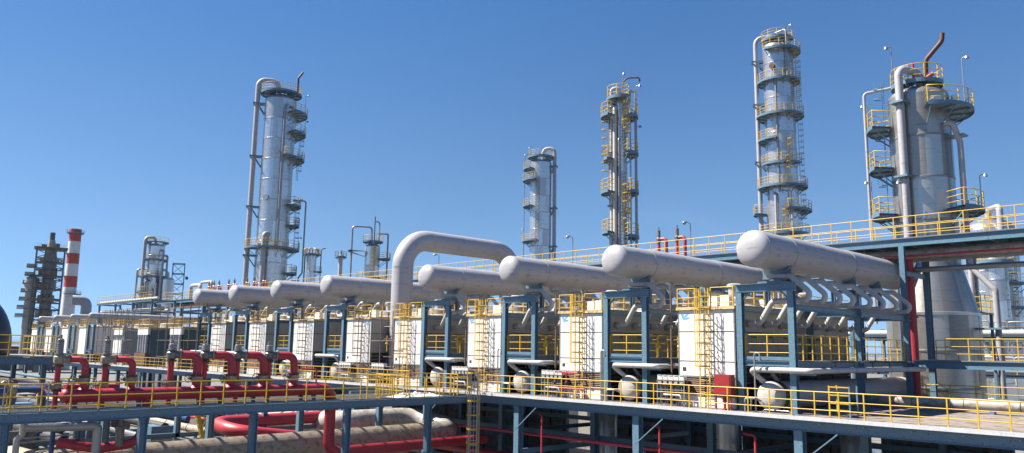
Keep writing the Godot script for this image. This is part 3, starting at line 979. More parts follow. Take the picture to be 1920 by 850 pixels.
	dome(t, 1.9, 25.0 + b, .9)
	for q in [[26.0, 1.4, 1.2, -180, 180], [21.9, 1.92, .8, -180, 180], [18.0, 1.92, 1.4, 0, 360], [14.4, 2.62, 1.0, 90, 230], [12.0, 2.62, 1.3, 60, 230]]: ring_platform(t, q[0] + b, q[1], q[2], q[3], q[4])
	riser(t, "overhead_line", [pol(2.8, 150, 0), pol(2.8, 150, 27.0 + b), pol(.4, 150, 27.0 + b), pol(.3, 150, 25.5 + b)], .38, "insulation", 1.0)
	for q in [[170, 3.6, 19.5], [120, 3.2, 17.0], [60, 3.2, 24.0], [90, 3.3, 15], [10, 2.6, 23]]: riser(t, "side_pipe", [pol(q[1], q[0], 0), pol(q[1], q[0], q[2] + b), pol(1.9, q[0], q[2] + b)], .22, "galv", .5, 10)
	at = V(68.8, GROUND, -184.8)
	aim(at)
	t = thing("small_vessel", "squat silver vessel with arched pipe beside the distant grey column", "column", at)
	cladding(t, 1.35, 0, 17.2 + b, 6, 8)
	dome(t, 1.35, 17.2 + b, .6)
	riser(t, "overhead_line", [pol(1.7, 160, 0), pol(1.7, 160, 19.4 + b), pol(.3, 150, 19.4 + b), pol(.3, 150, 17.4 + b)], .25, "insulation", .7)
	# blue open steel tower
	at = V(73.0, GROUND, -190)
	aim(at)
	t = thing("steel_tower", "open dark blue steel tower next to the distant grey column", "steel tower", at)
	lattice(t, 1.3, 1.3, 12.0 + b, 21.6 + b, 4, "pipe_blue", .2)
	lattice(t, 1.3, 1.3, 0, 12.0 + b, 4, "pipe_blue", .2)
	for y in [18.3, 13.0]:
		var lg := G.new()
		lg.box(pol(1.9, 0, y + b), V(.5, .7, .5))
		part(t, "floodlight", lg, "rust_red")
	# chimney
	at = V(84.0, GROUND, -319.2)
	aim(at)
	t = thing("chimney", "tall chimney painted in red and white bands", "chimney", at)
	var ys := [-7.0, 4.0, 16.0, 22.5, 26.6, 31.1, 35.0, 39.4, 44.0]
	for i in 8:
		var g := G.new()
		var ra := lerpf(2.5, 1.95, (ys[i] + 7) / 51.0)
		var r2 := lerpf(2.5, 1.95, (ys[i + 1] + 7) / 51.0)
		g.lathe(V(0, b, 0), pf(), PackedVector2Array([Vector2(ra, ys[i]), Vector2(r2, ys[i + 1])]) if i < 7 else PackedVector2Array([Vector2(ra, ys[i]), Vector2(r2, ys[i + 1]), Vector2(r2 - .25, ys[i + 1]), Vector2(r2 - .25, ys[i + 1] - 2)]), 24)
		part(t, "red_band" if i % 2 and i > 1 else "white_band", g, "chimney_red" if i % 2 and i > 1 else "chimney_white")
	ring_platform(t, 42.6 + b, 1.98, .9, -180, 180, "steel_dark")
	ring_platform(t, 20.0 + b, 2.2, 1.6, -60, 120, "steel_dark")
	for q in [26.6, 35.0]: ring_platform(t, q + b, 2.1, .6, 150, 250, "steel_dark")
	at = V(83.2, GROUND, -308)
	aim(at)
	t = thing("flue_duct", "fat pale duct elbow at the foot of the banded chimney", "duct", at)
	riser(t, "duct", [pol(3.6, 0, 0), pol(3.6, 0, 17.4 + b), pol(-1.0, 0, 17.4 + b)], 1.75, "insulation", 2.6, 20)
	for y in [9.0, 11.0, 13.0]:
		var bg := G.new()
		bg.lathe(pol(3.6, 0, y + b), pf(), PackedVector2Array([Vector2(1.75, 0), Vector2(1.85, .05), Vector2(1.85, .25), Vector2(1.75, .3)]), 20)
		part(t, "band", bg, "galv")
	var dg := G.new()
	dg.bar(pol(4.6, 0, 10.6 + b), pol(17, 0, 8.6 + b), 1.8, 1.6)
	part(t, "branch_duct", dg, "insulation")
	# furnace structure
	at = V(70.0, GROUND, -291.7)
	aim(at)
	t = thing("furnace_structure", "tall dark braced steel structure wrapped round a furnace near the chimney", "furnace", at)
	lattice(t, 4.0, 4.0, 0, 33.0 + b, 12, "far_steel", .4)
	lattice(t, 1.5, 4.0, 0, 33.0 + b, 8, "far_steel", .4)
	var cg := G.new()
	cg.lathe(V(0, b, 0), pf(), PackedVector2Array([Vector2(1.7, -7), Vector2(1.7, 24), Vector2(2.1, 26), Vector2(2.1, 30), Vector2(1.2, 33), Vector2(1.0, 36), Vector2(0, 36.2)]), 20)
	part(t, "reactor", cg, "insulation_warm")
	for i in 8:
		var fg := G.new()
		fg.box(V(0, (2.0 + 4.4 * i) + b, 0), V(8.3, .2, 8.3), pf())
		var fp := part(t, "floor", fg, "far_steel")
		for k in 2:
			var eg := G.new()
			var hh := rng.randf_range(1.2, 2.8)
			eg.box(pol(2.4 + .5 * (k % 2), 45 + 90 * k, (2.15 + 4.4 * i + hh * .5) + b), V(rng.randf_range(.8, 2.0), hh, 1.2), pf())
			part(fp, "equipment", eg, ["furnace_green", "galv", "brown", "insulation_warm"][rng.randi_range(0, 3)])
		var rg := G.new()
		for k in 3: rg.box(pol(4.7, 90, (2.5 + .4 * k + 4.4 * i) + b), V(8.2, .06, .06), pf())
		part(fp, "rails", rg, "yellow")
	var tw := G.new()
	tw.box(V(0, 33.1 + b, 0), V(9.6, .3, 9), pf())
	tw.rod(V(0, 33 + b, 0), V(0, 38.5 + b, 0), .8, 12)
	part(t, "roof_floor", tw, "far_steel")
	for i in 7:
		var sg := G.new()
		sg.box(pol(4.9 + .3 * (6 - i), 180, (10.5 + 2.7 * i) + b), V(3.0, .15, 6), pf())
		var sp := part(t, "stair_landing", sg, "concrete_grey")
		var hg := G.new()
		hg.box(pol(4.9 + .3 * (6 - i), 180, (11.2 + 2.7 * i) + b), V(3.0, .9, .1), pf())
		part(sp, "landing_rail", hg, "galv")
	var dm := G.new()
	dm.lathe(pol(4.4, 180, 22.0 + b), pf(), PackedVector2Array([Vector2(1.6, -28), Vector2(1.6, -3), Vector2(2.3, -.6), Vector2(1.9, 1.2), Vector2(0, 2.2)]), 20)
	part(t, "side_vessel", dm, "insulation_warm")

# braced square tower of half widths hx (across) and hz, from y0 to y1
func lattice(t: Node, hx: float, hz: float, y0: float, y1: float, bays: int, m: String, w: float) -> void:
	var c := func(i: int, y: float) -> Vector3: return tu * hx * [-1, 1, 1, -1][i] + tv * hz * [1, 1, -1, -1][i] + V(0, y, 0)
	for i in 4:
		var g := G.new()
		g.bar(c.call(i, y0), c.call(i, y1), w, w, tv)
		part(t, "leg", g, m)
	for k in bays:
		var a := lerpf(y0, y1, float(k) / bays)
		var d := lerpf(y0, y1, float(k + 1) / bays)
		for i in 4:
			var j := (i + 1) % 4
			var g := G.new()
			g.bar(c.call(i, d), c.call(j, d), w * .7, w * .8)
			part(t, "girt", g, m)
			var h := G.new()
			if (k + i) % 2: h.bar(c.call(i, a), c.call(j, d), w * .5, w * .5)
			else: h.bar(c.call(j, a), c.call(i, d), w * .5, w * .5)
			part(t, "brace", h, m)

# ------------------------------------------------------------------ sky
func sky_picture() -> ImageTexture:
	var w := 1024
	var h := 512
	var im := Image.create(w, h, false, Image.FORMAT_RGBF)
	var sun := V(-.394, .788, -.473)
	var fz := FastNoiseLite.new()
	fz.seed = 4
	fz.frequency = 1.6
	fz.fractal_octaves = 5
	for y in h:
		var el := (0.5 - (y + .5) / h) * PI
		for x in w:
			var az := (x + .5) / w * TAU
			var th := az
			var d := V(sin(th) * cos(el), sin(el), -cos(th) * cos(el))
			var e := maxf(rad_to_deg(el), 0.0)
			var k := exp(-e / 12.0)
			var c := Color(.030, .138, .42).lerp(Color(.40, .70, 1.08), k)
			var cs := d.dot(sun)
			var f := 1.0 + .8 * maxf(0, cs - .25) + .22 * clampf(-.71 * sin(th) * 1.0 + .71 * cos(th) * .3, 0, 1) * k
			c = Color(c.r * f, c.g * f, c.b * f)
			# thin wisps of cloud low over the horizon
			if el > 0:
				var n := fz.get_noise_3d(d.x * 1.2, d.y * 5.0, d.z * 1.2) * .5 + .5
				var m := fz.get_noise_3d(d.x * 3.0 + 9, d.y * 9.0, d.z * 3.0) * .5 + .5
				var cl := clampf((n - .60) * 5.0, 0, 1) * clampf((m - .38) * 3.0, 0, 1) * exp(-e / 4.0)
				c = c.lerp(Color(.86, .88, .95), cl * .45)
			else:
				c = Color(.22, .23, .24)
			im.set_pixel(x, y, Color(c.r / EXPOSE, c.g / EXPOSE, c.b / EXPOSE))
	return ImageTexture.create_from_image(im)

func _ready() -> void:
	rng.seed = 11
	var cam := Camera3D.new()
	cam.name = "camera"
	add_child(cam)
	cam.position = V(0, 2.75, 0)
	cam.look_at(V(0, 2.75, 0) + V(.686604, .153990, -.710536), V(-.118315, .98795, .099783))
	cam.fov = 32.17
	cam.near = .1
	cam.far = 3000
	cam.current = true
	var we := WorldEnvironment.new()
	we.name = "environment"
	var en := Environment.new()
	en.background_mode = Environment.BG_SKY
	var sk := Sky.new()
	var pm := PanoramaSkyMaterial.new()
	pm.panorama = sky_picture()
	sk.sky_material = pm
	en.sky = sk
	en.tonemap_mode = Environment.TONE_MAPPER_LINEAR
	en.tonemap_exposure = EXPOSE
	en.sdfgi_enabled = true
	en.ssao_enabled = true
	en.ssil_enabled = true
	en.fog_enabled = true
	en.fog_density = .00006
	en.fog_light_color = Color(.70, .82, .95)
	we.environment = en
	add_child(we)
	var sun := DirectionalLight3D.new()
	sun.name = "sun"
	add_child(sun)
	sun.look_at_from_position(Vector3.ZERO, V(.394, -.788, .473))
	sun.light_energy = 1.6
	sun.light_color = Color(1, .955, .88)
	sun.light_angular_distance = .5
	sun.shadow_enabled = true
	materials()
	ground_and_decks()
	walkway()
	units()
	towers()
	manifold()
	lower_level()
	deck_fittings()
	background()

func slab(called: String, label: String, lo: Vector3, hi: Vector3, m: String) -> MeshInstance3D:
	var g := G.new()
	g.span(lo, hi)
	var o := part(self, called, g, m)
	meta(o, label, "", "", "structure")
	return o

const A_Y := -.23
const A_Z := -38.4
const A_BACK := -43.4

func ground_and_decks() -> void:
	var g := G.new()
	g.box(V(100, GROUND - .5, -100), V(5000, 1, 5000))
	var o := part(self, "ground", g, "ground")
	meta(o, "grey paved plant ground far below the decks", "", "", "structure")
	# --- concrete deck with its steel edge
	var t := thing("concrete_deck", "long tan concrete deck with white edge strip carrying the condensers", "deck", V(34, 0, 0))
	var z := 6.0
	while z > -165:
		var q := G.new()
		var e := z - 5.99
		q.span(V(.02, -.14, e), V(19.4, 0, z))
		part(t, "floor_slab", q, "concrete")
		z -= 6.0
	z = 6.0
	while z > -150:
		var l := .42 if int(z * 10) % 3 == 0 else 1.7
		var zz := z - l
		if z <= A_Z + 1.9 and zz > -47.0 and false: pass
		var q := G.new()
		q.span(V(-.06, -.155, zz + .006), V(.015, .015, z))
		part(t, "edge_strip", q, "edge_white")
		z = zz
	var bm := G.new()
	bm.ibeam(V(.42, -.41, -165), V(.42, -.41, 6), .5, .22)
	part(t, "edge_beam", bm, "blue")
	for x in [7.8, 15.4, 19.2]:
		var b2 := G.new()
		b2.ibeam(V(x, -.41, -165), V(x, -.41, 6), .5, .22)
		part(t, "long_beam", b2, "blue")
	z = -8.0
	while z > -160:
		for x in [.62, 7.8, 19.2]:
			var c := G.new()
			c.ibeam(V(x, GROUND, z), V(x, -.67, z), .4, .4, V(1, 0, 0))
			part(t, "column", c, "blue")
		var cb := G.new()
		cb.ibeam(V(.54, -.42, z), V(19.3, -.42, z), .48, .2)
		part(t, "cross_beam", cb, "blue")
		if z > -60:
			var br := G.new()
			br.bar(V(.2, -2.1, z + .1), V(.2, -.66, z + 1.9), .05, .05)
			part(t, "brace", br, "blue")
			var b3 := G.new()
			b3.bar(V(.7, -3.4, z), V(19.2, -3.4, z), .2, .3)
			part(t, "lower_beam", b3, "blue")
		z -= 9.0
	for x in [7.8, 19.2]:
		var b4 := G.new()
		b4.ibeam(V(x + .35, -3.1, -62), V(x + .35, -3.1, 6), .36, .2)
		part(t, "lower_beam", b4, "blue")
	z = 5.0
	while z > -48:
		var c := G.new()
		c.rod(V(.3, -.3, z), V(.2, -.3, z), .03, 8)
		part(t, "edge_clip", c, "galv")
		z -= 1.9
	# --- steel grating deck
	t = thing("grating_deck", "dark steel grating deck that carries the red manifold", "deck", V(0, A_Y, A_Z))
	var L := A_BACK - A_Z
	var x0 := 3.0
	while x0 < 33:
		var q := G.new()
		var k := int(-L / .04)
		for i in k: q.box(V(x0 + 1.49, -.017, -.1 - .04 * i), V(2.96, .02, .004))
		for i in 20: q.box(V(x0 + .1 + .15 * i, -.008, L * .5 - .05), V(.006, .01, -L - .1))
		var p := part(t, "grating", q, "grating")
		p.set_meta("kind", "stuff")
		var j := G.new()
		j.ibeam(V(x0, -.14, L), V(x0, -.14, -.12), .2, .12)
		part(t, "joist", j, "blue")
		var j2 := G.new()
		j2.ibeam(V(x0 + 1.5, -.14, L), V(x0 + 1.5, -.14, -.12), .2, .12)
		part(t, "joist", j2, "blue")
		x0 += 3.0
	for e in [0.0, L - .1]:
		var b := G.new()
		b.ibeam(V(2, -.22, e), V(33.6, -.22, e), .42, .22)
		part(t, "edge_beam", b, "blue")
		for x in [2.9, 8.2, 13.7, 19.1, 24.6, 30.3]:
			var c := G.new()
			c.ibeam(V(x, GROUND - A_Y, e), V(x, -.44, e), .34, .34, V(1, 0, 0))
			part(t, "column", c, "blue")
	var lip := G.new()
	lip.box(V(17.8, .03, .1), V(31.6, .06, .02))
	part(t, "toe_plate", lip, "blue")
	var be := G.new()
	be.box(V(31.2, .02, L - 1.2), V(5.0, .18, .2))
	part(t, "light_beam", be, "blue")
	var lb := G.new()
	lb.box(V(35.1, .1, 1.1), V(2.2, .3, .02), Basis(V(0, 1, 0), .0))
	# back row of open frame columns behind the deck
	for x in [8.2, 13.7, 19.1, 24.6, 30.3]:
		var c := G.new()
		c.ibeam(V(x, GROUND - A_Y, -9.6), V(x, -.6, -9.6), .3, .3, V(1, 0, 0))
		part(t, "rear_column", c, "blue")
		var d := G.new()
		d.ibeam(V(x, -2.6, -9.4), V(x, -2.6, L - .2), .26, .16)
		part(t, "tie_beam", d, "blue")
	var rb := G.new()
	rb.ibeam(V(8, -2.35, -9.6), V(30.4, -2.35, -9.6), .26, .18)
	part(t, "rear_beam", rb, "blue")
	# --- railings
	t = thing("guard_railing", "yellow guard railing along the white edge of the concrete deck", "railing", V(34.1, 0, 0))
	railing(t, [V(0, 0, 4.3), V(0, 0, -37.4)], 1.1, 1.075, "yellow", false, [1.0, .64, .3], .026)
	t = thing("guard_railing", "yellow guard railing on the concrete deck beyond the grating deck", "railing", V(34.1, 0, 0))
	railing(t, [V(0, 0, -45.5), V(0, 0, -125)], 1.1, 1.3, "yellow", false, [1.0, .64, .3], .026)
	t = thing("guard_railing", "yellow guard railing in front of the red manifold header", "railing", V(0, A_Y, A_Z + .02))
	railing(t, [V(2.6, 0, 0), V(33.4, 0, 0)], 1.2, 1.14, "yellow", false, [1.0, .56, .2], .026)
	t = thing("guard_railing", "short yellow railing behind the blue pipe on the grating deck", "railing", V(0, A_Y, A_BACK + .05))
	railing(t, [V(3, 0, 0), V(13.0, 0, 0)], 1.2, 1.2)
	t = thing("guard_railing", "double yellow railing and gate round the deck steps", "railing", V(0, A_Y, A_Z))
	railing(t, [V(26.2, 0, -.5), V(28.8, 0, -.5), V(28.8, 0, -3.4), V(33.6, 0, -3.4), V(33.6, 0, -1.2)], 1.3, .75, "yellow", false, [1.0, .8, .55, .3])
	t = thing("guard_railing", "yellow railing along the rear edge of the concrete deck beside the low grey pipe", "railing", V(49.4, 0, 0))
	railing(t, [V(0, 0, 4), V(0, 0, -16.5)], 1.1, 1.3, "yellow")

func walkway() -> void:
	var t := thing("elevated_walkway", "long blue steel walkway on tall posts running behind the drums", "walkway", V(49.3, 0, 0))
	var z0 := 4.0
	var z1 := -134.0
	for x in [0.0, 3.8]:
		var z := z0
		while z > z1:
			var g := G.new()
			g.ibeam(V(x, 9.42, z - 8.35), V(x, 9.42, z), .46, .24)
			part(t, "main_beam", g, "blue")
			z -= 8.36
	var z := z0 - 2
	while z > z1:
		var g := G.new()
		g.ibeam(V(.13, 9.3, z), V(3.67, 9.3, z), .24, .14)
		part(t, "cross_beam", g, "blue")
		z -= 2.09
	z = z0
	while z > z1:
		var f := G.new()
		f.span(V(-.1, 9.66, z - 4.17), V(3.9, 9.70, z))
		part(t, "floor_plate", f, "grating")
		z -= 4.18
	var posts := [-.6, -8.9, -17.3]
	z = -25.7
	while z > z1:
		posts.append(z)
		z -= 8.36
	for i in posts.size():
		for x in [0.0, 3.8]:
			if x == 0.0 and i == 2: continue
			var top := 9.17
			var g := G.new()
			g.ibeam(V(x, 0, posts[i]), V(x, top, posts[i]), .34, .34, V(1, 0, 0))
			part(t, "post", g, "blue")
		var h := G.new()
		h.ibeam(V(.2, 7.6, posts[i]), V(3.6, 7.6, posts[i]), .3, .18)
		part(t, "tie_beam", h, "blue")
	var n1 := thing("guard_railing", "long yellow railing on the near side of the elevated walkway", "railing", V(49.3, 9.7, 0))
	railing(n1, [V(0, 0, z0), V(0, 0, z1)], 1.28, 1.28, "yellow", false, [1.0, .6, .28], .028)
	var n2 := thing("guard_railing", "long yellow railing on the far side of the elevated walkway", "railing", V(53.1, 9.7, 0))
	railing(n2, [V(0, 0, z0), V(0, 0, z1)], 1.28, 1.28, "yellow", false, [1.0, .6, .28], .028)
	# pipes carried under the walkway
	for q in [[50.6, 8.85, .3, "insulation_warm", "thick grey pipe slung under the elevated walkway", "pipe"], [49.62, 8.62, .06, "red", "thin red pipe slung under the near walkway beam", "pipe"], [52.2, 8.7, .2, "insulation", "middle grey pipe under the elevated walkway", "pipe"], [51.5, 7.95, .16, "galv", "silver pipe lowest under the elevated walkway", "pipe"]]:
		var p := thing("rack_pipe", q[4], q[5], V(q[0], q[1], 0))
		var g := G.new()
		g.rod(V(0, 0, 3.8), V(0, 0, -133), q[2], 16)
		part(p, "pipe", g, q[3])
		for k in 12:
			var s := G.new()
			s.lathe(V(0, 0, -2 - 8.3 * k), Basis(V(1, 0, 0), V(0, 0, 1), V(0, -1, 0)), PackedVector2Array([Vector2(q[2], 0), Vector2(q[2] + .015, 0), Vector2(q[2] + .015, .12), Vector2(q[2], .12)]), 14)
			part(p, "band", s, "galv")
	# small relief valves on the walkway
	var zs := [-119.0, -117.2, -115.4, -112.1, -110.2, -106.2, -103.9, -101.1]
	var src: Node3D = null
	for i in zs.size():
		if i == 0:
			src = thing("relief_valve", "small red relief valve on the walkway, first of eight from the white pipe loops", "valve", V(50.6, 9.7, zs[0]), "relief valves along the far walkway")
			var g := G.new()
			g.tube(bend([V(0, 0, .5), V(0, 1.7, .5), V(0, 1.7, -.05)], .3, 5), .13, 10)
			part(src, "outlet_pipe", g, "red")
			var h := G.new()
			h.rod(V(0, 0, -.2), V(0, 1.45, -.2), .12, 10)
			part(src, "inlet_pipe", h, "red")
			var k := G.new()
			k.lathe(V(0, 1.45, -.2), Basis(), PackedVector2Array([Vector2(.2, 0), Vector2(.22, .3), Vector2(.14, .4), Vector2(.14, .95), Vector2(.05, 1.0), Vector2(.05, 1.2), Vector2(0, 1.2)]), 12)
			part(src, "bonnet", k, "valve_grey")
		else: copy(src, V(50.6, 9.7, zs[i]), "small red relief valve on the walkway, %s of eight from the white pipe loops" % ORD[i])
	for i in 2:
		var r := copy(src, V(50.6, 9.7, [-35.6, -33.9][i]), ["red relief valve on the walkway, nearer the slender column", "red relief valve on the walkway, nearer the tallest column"][i])
		r.set_meta("group", "pair of relief valves on the walkway")
	lamp_post("lamp on a thin pole behind the pair of red relief valves", V(52.9, 9.7, -34.4), 3.1, V(-.7, 0, -.7), "walkway lamps")
	lamp_post("lamp on a thin pole between the mid column and slender column", V(52.9, 9.7, -46.8), 3.1, V(-.7, 0, -.7), "walkway lamps")
	lamp_post("lamp on a thin pole seen under the looped grey pipe", V(52.9, 9.7, -66), 2.9, V(-.7, 0, -.7), "walkway lamps")
	var wp := thing("vent_loop", "white pipe loops standing on the far end of the walkway", "pipe", V(51, 9.7, -127))
	var lg := G.new()
	lg.tube(bend([V(0, 0, 0), V(0, 2.3, 0), V(0, 2.3, 3.6), V(0, .9, 3.6)], .5, 6), .3, 14)
	part(wp, "loop", lg, "white_pipe")
	var l2 := G.new()
	l2.tube(bend([V(.9, 0, 1.5), V(.9, 2.8, 1.5), V(.9, 2.8, 5.6), V(.9, 0, 5.6)], .5, 6), .24, 14)
	part(wp, "loop", l2, "white_pipe")
	# mid-level platform at the right
	t = thing("steel_platform", "blue steel platform at half height with double yellow rails", "platform", V(49.3, 2.45, 0))
	for x in [0.0, 3.8]:
		var g := G.new()
		g.ibeam(V(x, -.22, -17.1), V(x, -.22, 4), .44, .24)
		part(t, "main_beam", g, "blue")
	for k in 9:
		var g := G.new()
		g.ibeam(V(.13, -.3, -15.5 + 2.2 * k), V(3.67, -.3, -15.5 + 2.2 * k), .22, .14)
		part(t, "cross_beam", g, "blue")
	var fl := G.new()
	fl.span(V(-.1, .005, -17.0), V(3.9, .045, 4))
	part(t, "floor_plate", fl, "grating")
	railing(t, [V(0, .045, -15.3), V(0, .045, 3.8)], 1.2, 1.2, "yellow")
	railing(t, [V(3.8, .045, -17.0), V(3.8, .045, 3.8)], 1.2, 1.2, "yellow")
	var rp := thing("red_riser", "thick red upright pipe beside the walkway posts", "pipe", V(51.2, 0, -17.65))
	var rg := G.new()
	rg.tube(bend([V(0, 0, 0), V(0, 8.85, 0), V(0, 8.85, 1.2)], .35, 5), .27, 18)
	part(rp, "pipe", rg, "red")
	for y in [2.2, 5.0, 7.2]:
		var c := G.new()
		c.lathe(V(0, y, 0), Basis(), PackedVector2Array([Vector2(.27, 0), Vector2(.36, 0), Vector2(.36, .1), Vector2(.27, .1)]), 18)
		part(rp, "flange", c, "red")
	var sp := thing("silver_riser", "silver insulated upright pipe behind the red riser", "pipe", V(53.6, 0, -18.9))
	var sg := G.new()
	sg.tube(bend([V(0, 0, 0), V(0, 8.2, 0), V(1.5, 8.8, 0)], .5, 5), .36, 18)
	part(sp, "pipe", sg, "alu2")

func units() -> void:
	# near group: condenser on the far side of its frame; n counts away from the camera
	var g1 := "units on the camera side of the looped pipe"
	var d0: Node3D
	var f0: Node3D
	var t0: Node3D
	var c0: Node3D
	var k0: Node3D
	for n in 4:
		var at := V(35, 0, -18.67 - 8.36 * n)
		var w: String = ORD[3 - n]
		var ld := "grey insulated drum on blue frame, %s from the looped pipe towards the near column" % w
		var lf := "blue steel frame under the %s drum from the looped pipe towards the near column" % w
		var lt := "low grey tank under the %s frame from the looped pipe towards the near column" % w
		var lc := "white condenser with yellow ladder, %s from the looped pipe towards the near column" % w
		if n == 0:
			d0 = make_drum(-1, ld, "large drums, near group")
			f0 = make_frame(-1, lf, "drum frames, near group")
			t0 = make_tank(lt, "receiver tanks, near group")
			c0 = make_condenser(-1, 1.68, 4.93, lc, "condensers, near group", "yellow")
			d0.position = at
			f0.position = at
			t0.position = at
			c0.position = at
		else:
			copy(d0, at, ld)
			copy(f0, at, lf)
			copy(t0, at, lt)
			copy(c0, at, lc)
		if n < 3:
			var lk := "grey instrument rack with five white boxes beside the %s tank from the looped pipe" % w
			var ka := V(34.72, 0, -23.85 - 8.36 * n)
			if n == 0:
				k0 = make_cabinet(lk, "instrument racks")
				k0.position = ka
			else: copy(k0, ka, lk)
			gooseneck("grey gooseneck vent by the railing before the %s tank from the looped pipe" % w, V(34.35, 0, -18.97 - 8.36 * n - (.95 if n else 0.0)), 2.75, "galv", V(0, 0, 1), "deck gooseneck vents")
	for n in 4:
		var sp := thing("standpipe", "thin rusty standpipe with side bars left of the %s condenser from the looped pipe" % ORD[3 - n], "pipe", V(35.5, 0, -24.4 - 8.36 * n), "thin standpipes between the units")
		var pg := G.new()
		pg.rod(V(0, 0, 0), V(0, 6.4 - .3 * (n % 2), 0), .045, 8)
		part(sp, "pole", pg, "scaffold")
		for y in [2.0, 3.35, 4.3]:
			var bg := G.new()
			bg.rod(V(.06, y, -1.3), V(.06, y, .9), .035, 6)
			part(sp, "side_bar", bg, "brown" if y < 4 else "galv")
		for z in [-.9, .5]:
			var vg := G.new()
			vg.rod(V(.06, 2.42, z), V(.06, 3.6, z), .05, 8)
			vg.rod(V(.06, 3.0, z - .12), V(.06, 3.0, z + .12), .09, 8)
			part(sp, "valve_stem", vg, "yellow")
	# second group, mirrored
	var d1: Node3D
	var f1: Node3D
	var t1: Node3D
	var c1: Node3D
	for n in 4:
		var at := V(35, 0, -57.0 - 8.6 * n)
		var w: String = ORD[n]
		var ld := "grey insulated drum, %s beyond the looped pipe towards the striped chimney" % w
		var lf := "blue steel frame under the %s drum beyond the looped pipe" % w
		var lt := "low grey tank under the %s drum beyond the looped pipe" % w
		var lc := "white condenser with grey ladder, %s beyond the looped pipe" % w
		if n == 0:
			d1 = make_drum(1, ld, "large drums, second group")
			f1 = make_frame(1, lf, "drum frames, second group")
			t1 = make_tank(lt, "receiver tanks, second group")
			c1 = make_condenser(1, 1.78, 5.2, lc, "condensers, second group", "scaffold")
			d1.position = at
			f1.position = at
			t1.position = at
			c1.position = at
		else:
			copy(d1, at, ld)
			copy(f1, at, lf)
			copy(t1, at, lt)
			copy(c1, at, lc)
		if n < 2:
			copy(k0, at + V(-.28, 0, 2.4), "grey instrument rack with five white boxes before the %s condenser beyond the looped pipe" % w)
	copy(k0, V(34.72, 0, -50.1), "grey instrument rack with five white boxes at the foot of the looped pipe")
	# looped pipe
	var t := thing("looped_pipe", "huge grey pipe looping up between the condensers and over the drums", "pipe", V(37, 0, -50.7))
	var cuts := [[V(0, .0, 0), V(0, 8.6, 0)], [V(9.6, 11.35, 0), V(3.0, 11.35, 0)]]
	var g := G.new()
	g.tube(bend([V(0, .3, 0), V(0, 11.35, 0), V(11.4, 11.35, 0), V(12.6, 8.4, 0), V(12.6, 7.0, 0)], 2.3, 14), .84, 40)
	part(t, "pipe", g, "insulation")
	for y in [2.9, 5.9, 9.0]:
		var c := G.new()
		c.lathe(V(0, y, 0), Basis(), PackedVector2Array([Vector2(.84, 0), Vector2(.853, 0), Vector2(.853, .06), Vector2(.84, .06)]), 40)
		part(t, "jacket_lap", c, "insulation")
	for x in [2.6, 5.9, 9.1]:
		var c := G.new()
		c.lathe(V(x, 11.35, 0), Basis(V(0, 1, 0), V(1, 0, 0), V(0, 0, 1)), PackedVector2Array([Vector2(.84, 0), Vector2(.853, 0), Vector2(.853, .06), Vector2(.84, .06)]), 40)
		part(t, "jacket_lap", c, "insulation")
	var fb := G.new()
	fb.lathe(V(0, 0, 0), Basis(), PackedVector2Array([Vector2(1.0, 0), Vector2(1.0, .3), Vector2(.84, .3)]), 32)
	part(t, "foot_flange", fb, "steel_dark")
	var sup := G.new()
	sup.ibeam(V(12.6, 0, 0), V(12.6, 7.0, 0), .4, .4, V(0, 0, 1))
	part(t, "support_post", sup, "blue")
	# three dark teal chillers between the second and the far group
	var zz := [-88.1, -98.2, -107.1]
	for i in 3:
		var c := thing("chiller_unit", ["dark teal chiller with four upright pipes, next to the last large drum", "dark teal chiller with four upright pipes, between two other chillers", "grey chiller with white front panel, next to the slim white drums"][i], "chiller", V(35, 0, zz[i]), "chillers between the drum groups")
		var b := G.new()
		b.span(V(.06, 0, -3.5), V(9, 4.3, 0))
		part(c, "casing", b, "teal_panel" if i < 2 else "grey_panel")
		for k in 4:
			var s := G.new()
			s.span(V(.1 + 2.2 * k, .4, .001), V(2.24 + 2.2 * k, 4.2, .03))
			part(c, "side_panel", s, "teal_panel" if i < 2 else "grey_panel")
		var hd := G.new()
		hd.span(V(-.25, 3.75, -3.45), V(.05, 4.5, -.1))
		part(c, "header_box", hd, "white_panel")
		if i < 2:
			for k in 4:
				var p := G.new()
				p.rod(V(-.12, 1.6, -3.0 + .8 * k), V(-.12, 3.75, -3.0 + .8 * k), .2, 14)
				part(c, "upright_pipe", p, "insulation")
			var lb := G.new()
			lb.span(V(-.4, 0, -3.6), V(.05, 1.6, -.1))
			part(c, "base_box", lb, "grey_panel" if i == 0 else "brown")
		else:
			var lb := G.new()
			lb.span(V(-.2, 1.2, -3.4), V(.05, 3.2, -.3))
			part(c, "front_panel", lb, "white_panel")
		var tp := G.new()
		tp.span(V(-.3, 4.5, -3.7), V(9.2, 4.62, .2))
		part(c, "top_deck", tp, "cream")
		railing(c, [V(9, 4.62, 0), V(-.2, 4.62, 0), V(-.2, 4.62, -3.5)], 1.0, 1.2, "yellow")
		var fc := G.new()
		fc.lathe(V(3, 4.62, -1.7), Basis(), PackedVector2Array([Vector2(1.4, 0), Vector2(1.3, .5), Vector2(1.0, .6), Vector2(.3, .65), Vector2(.3, 1.2), Vector2(0, 1.22)]), 24)
		part(c, "fan_cowl", fc, "insulation_warm")
	# far group: slim drums over white boxes
	var fd: Node3D
	var ff: Node3D
	var fc0: Node3D
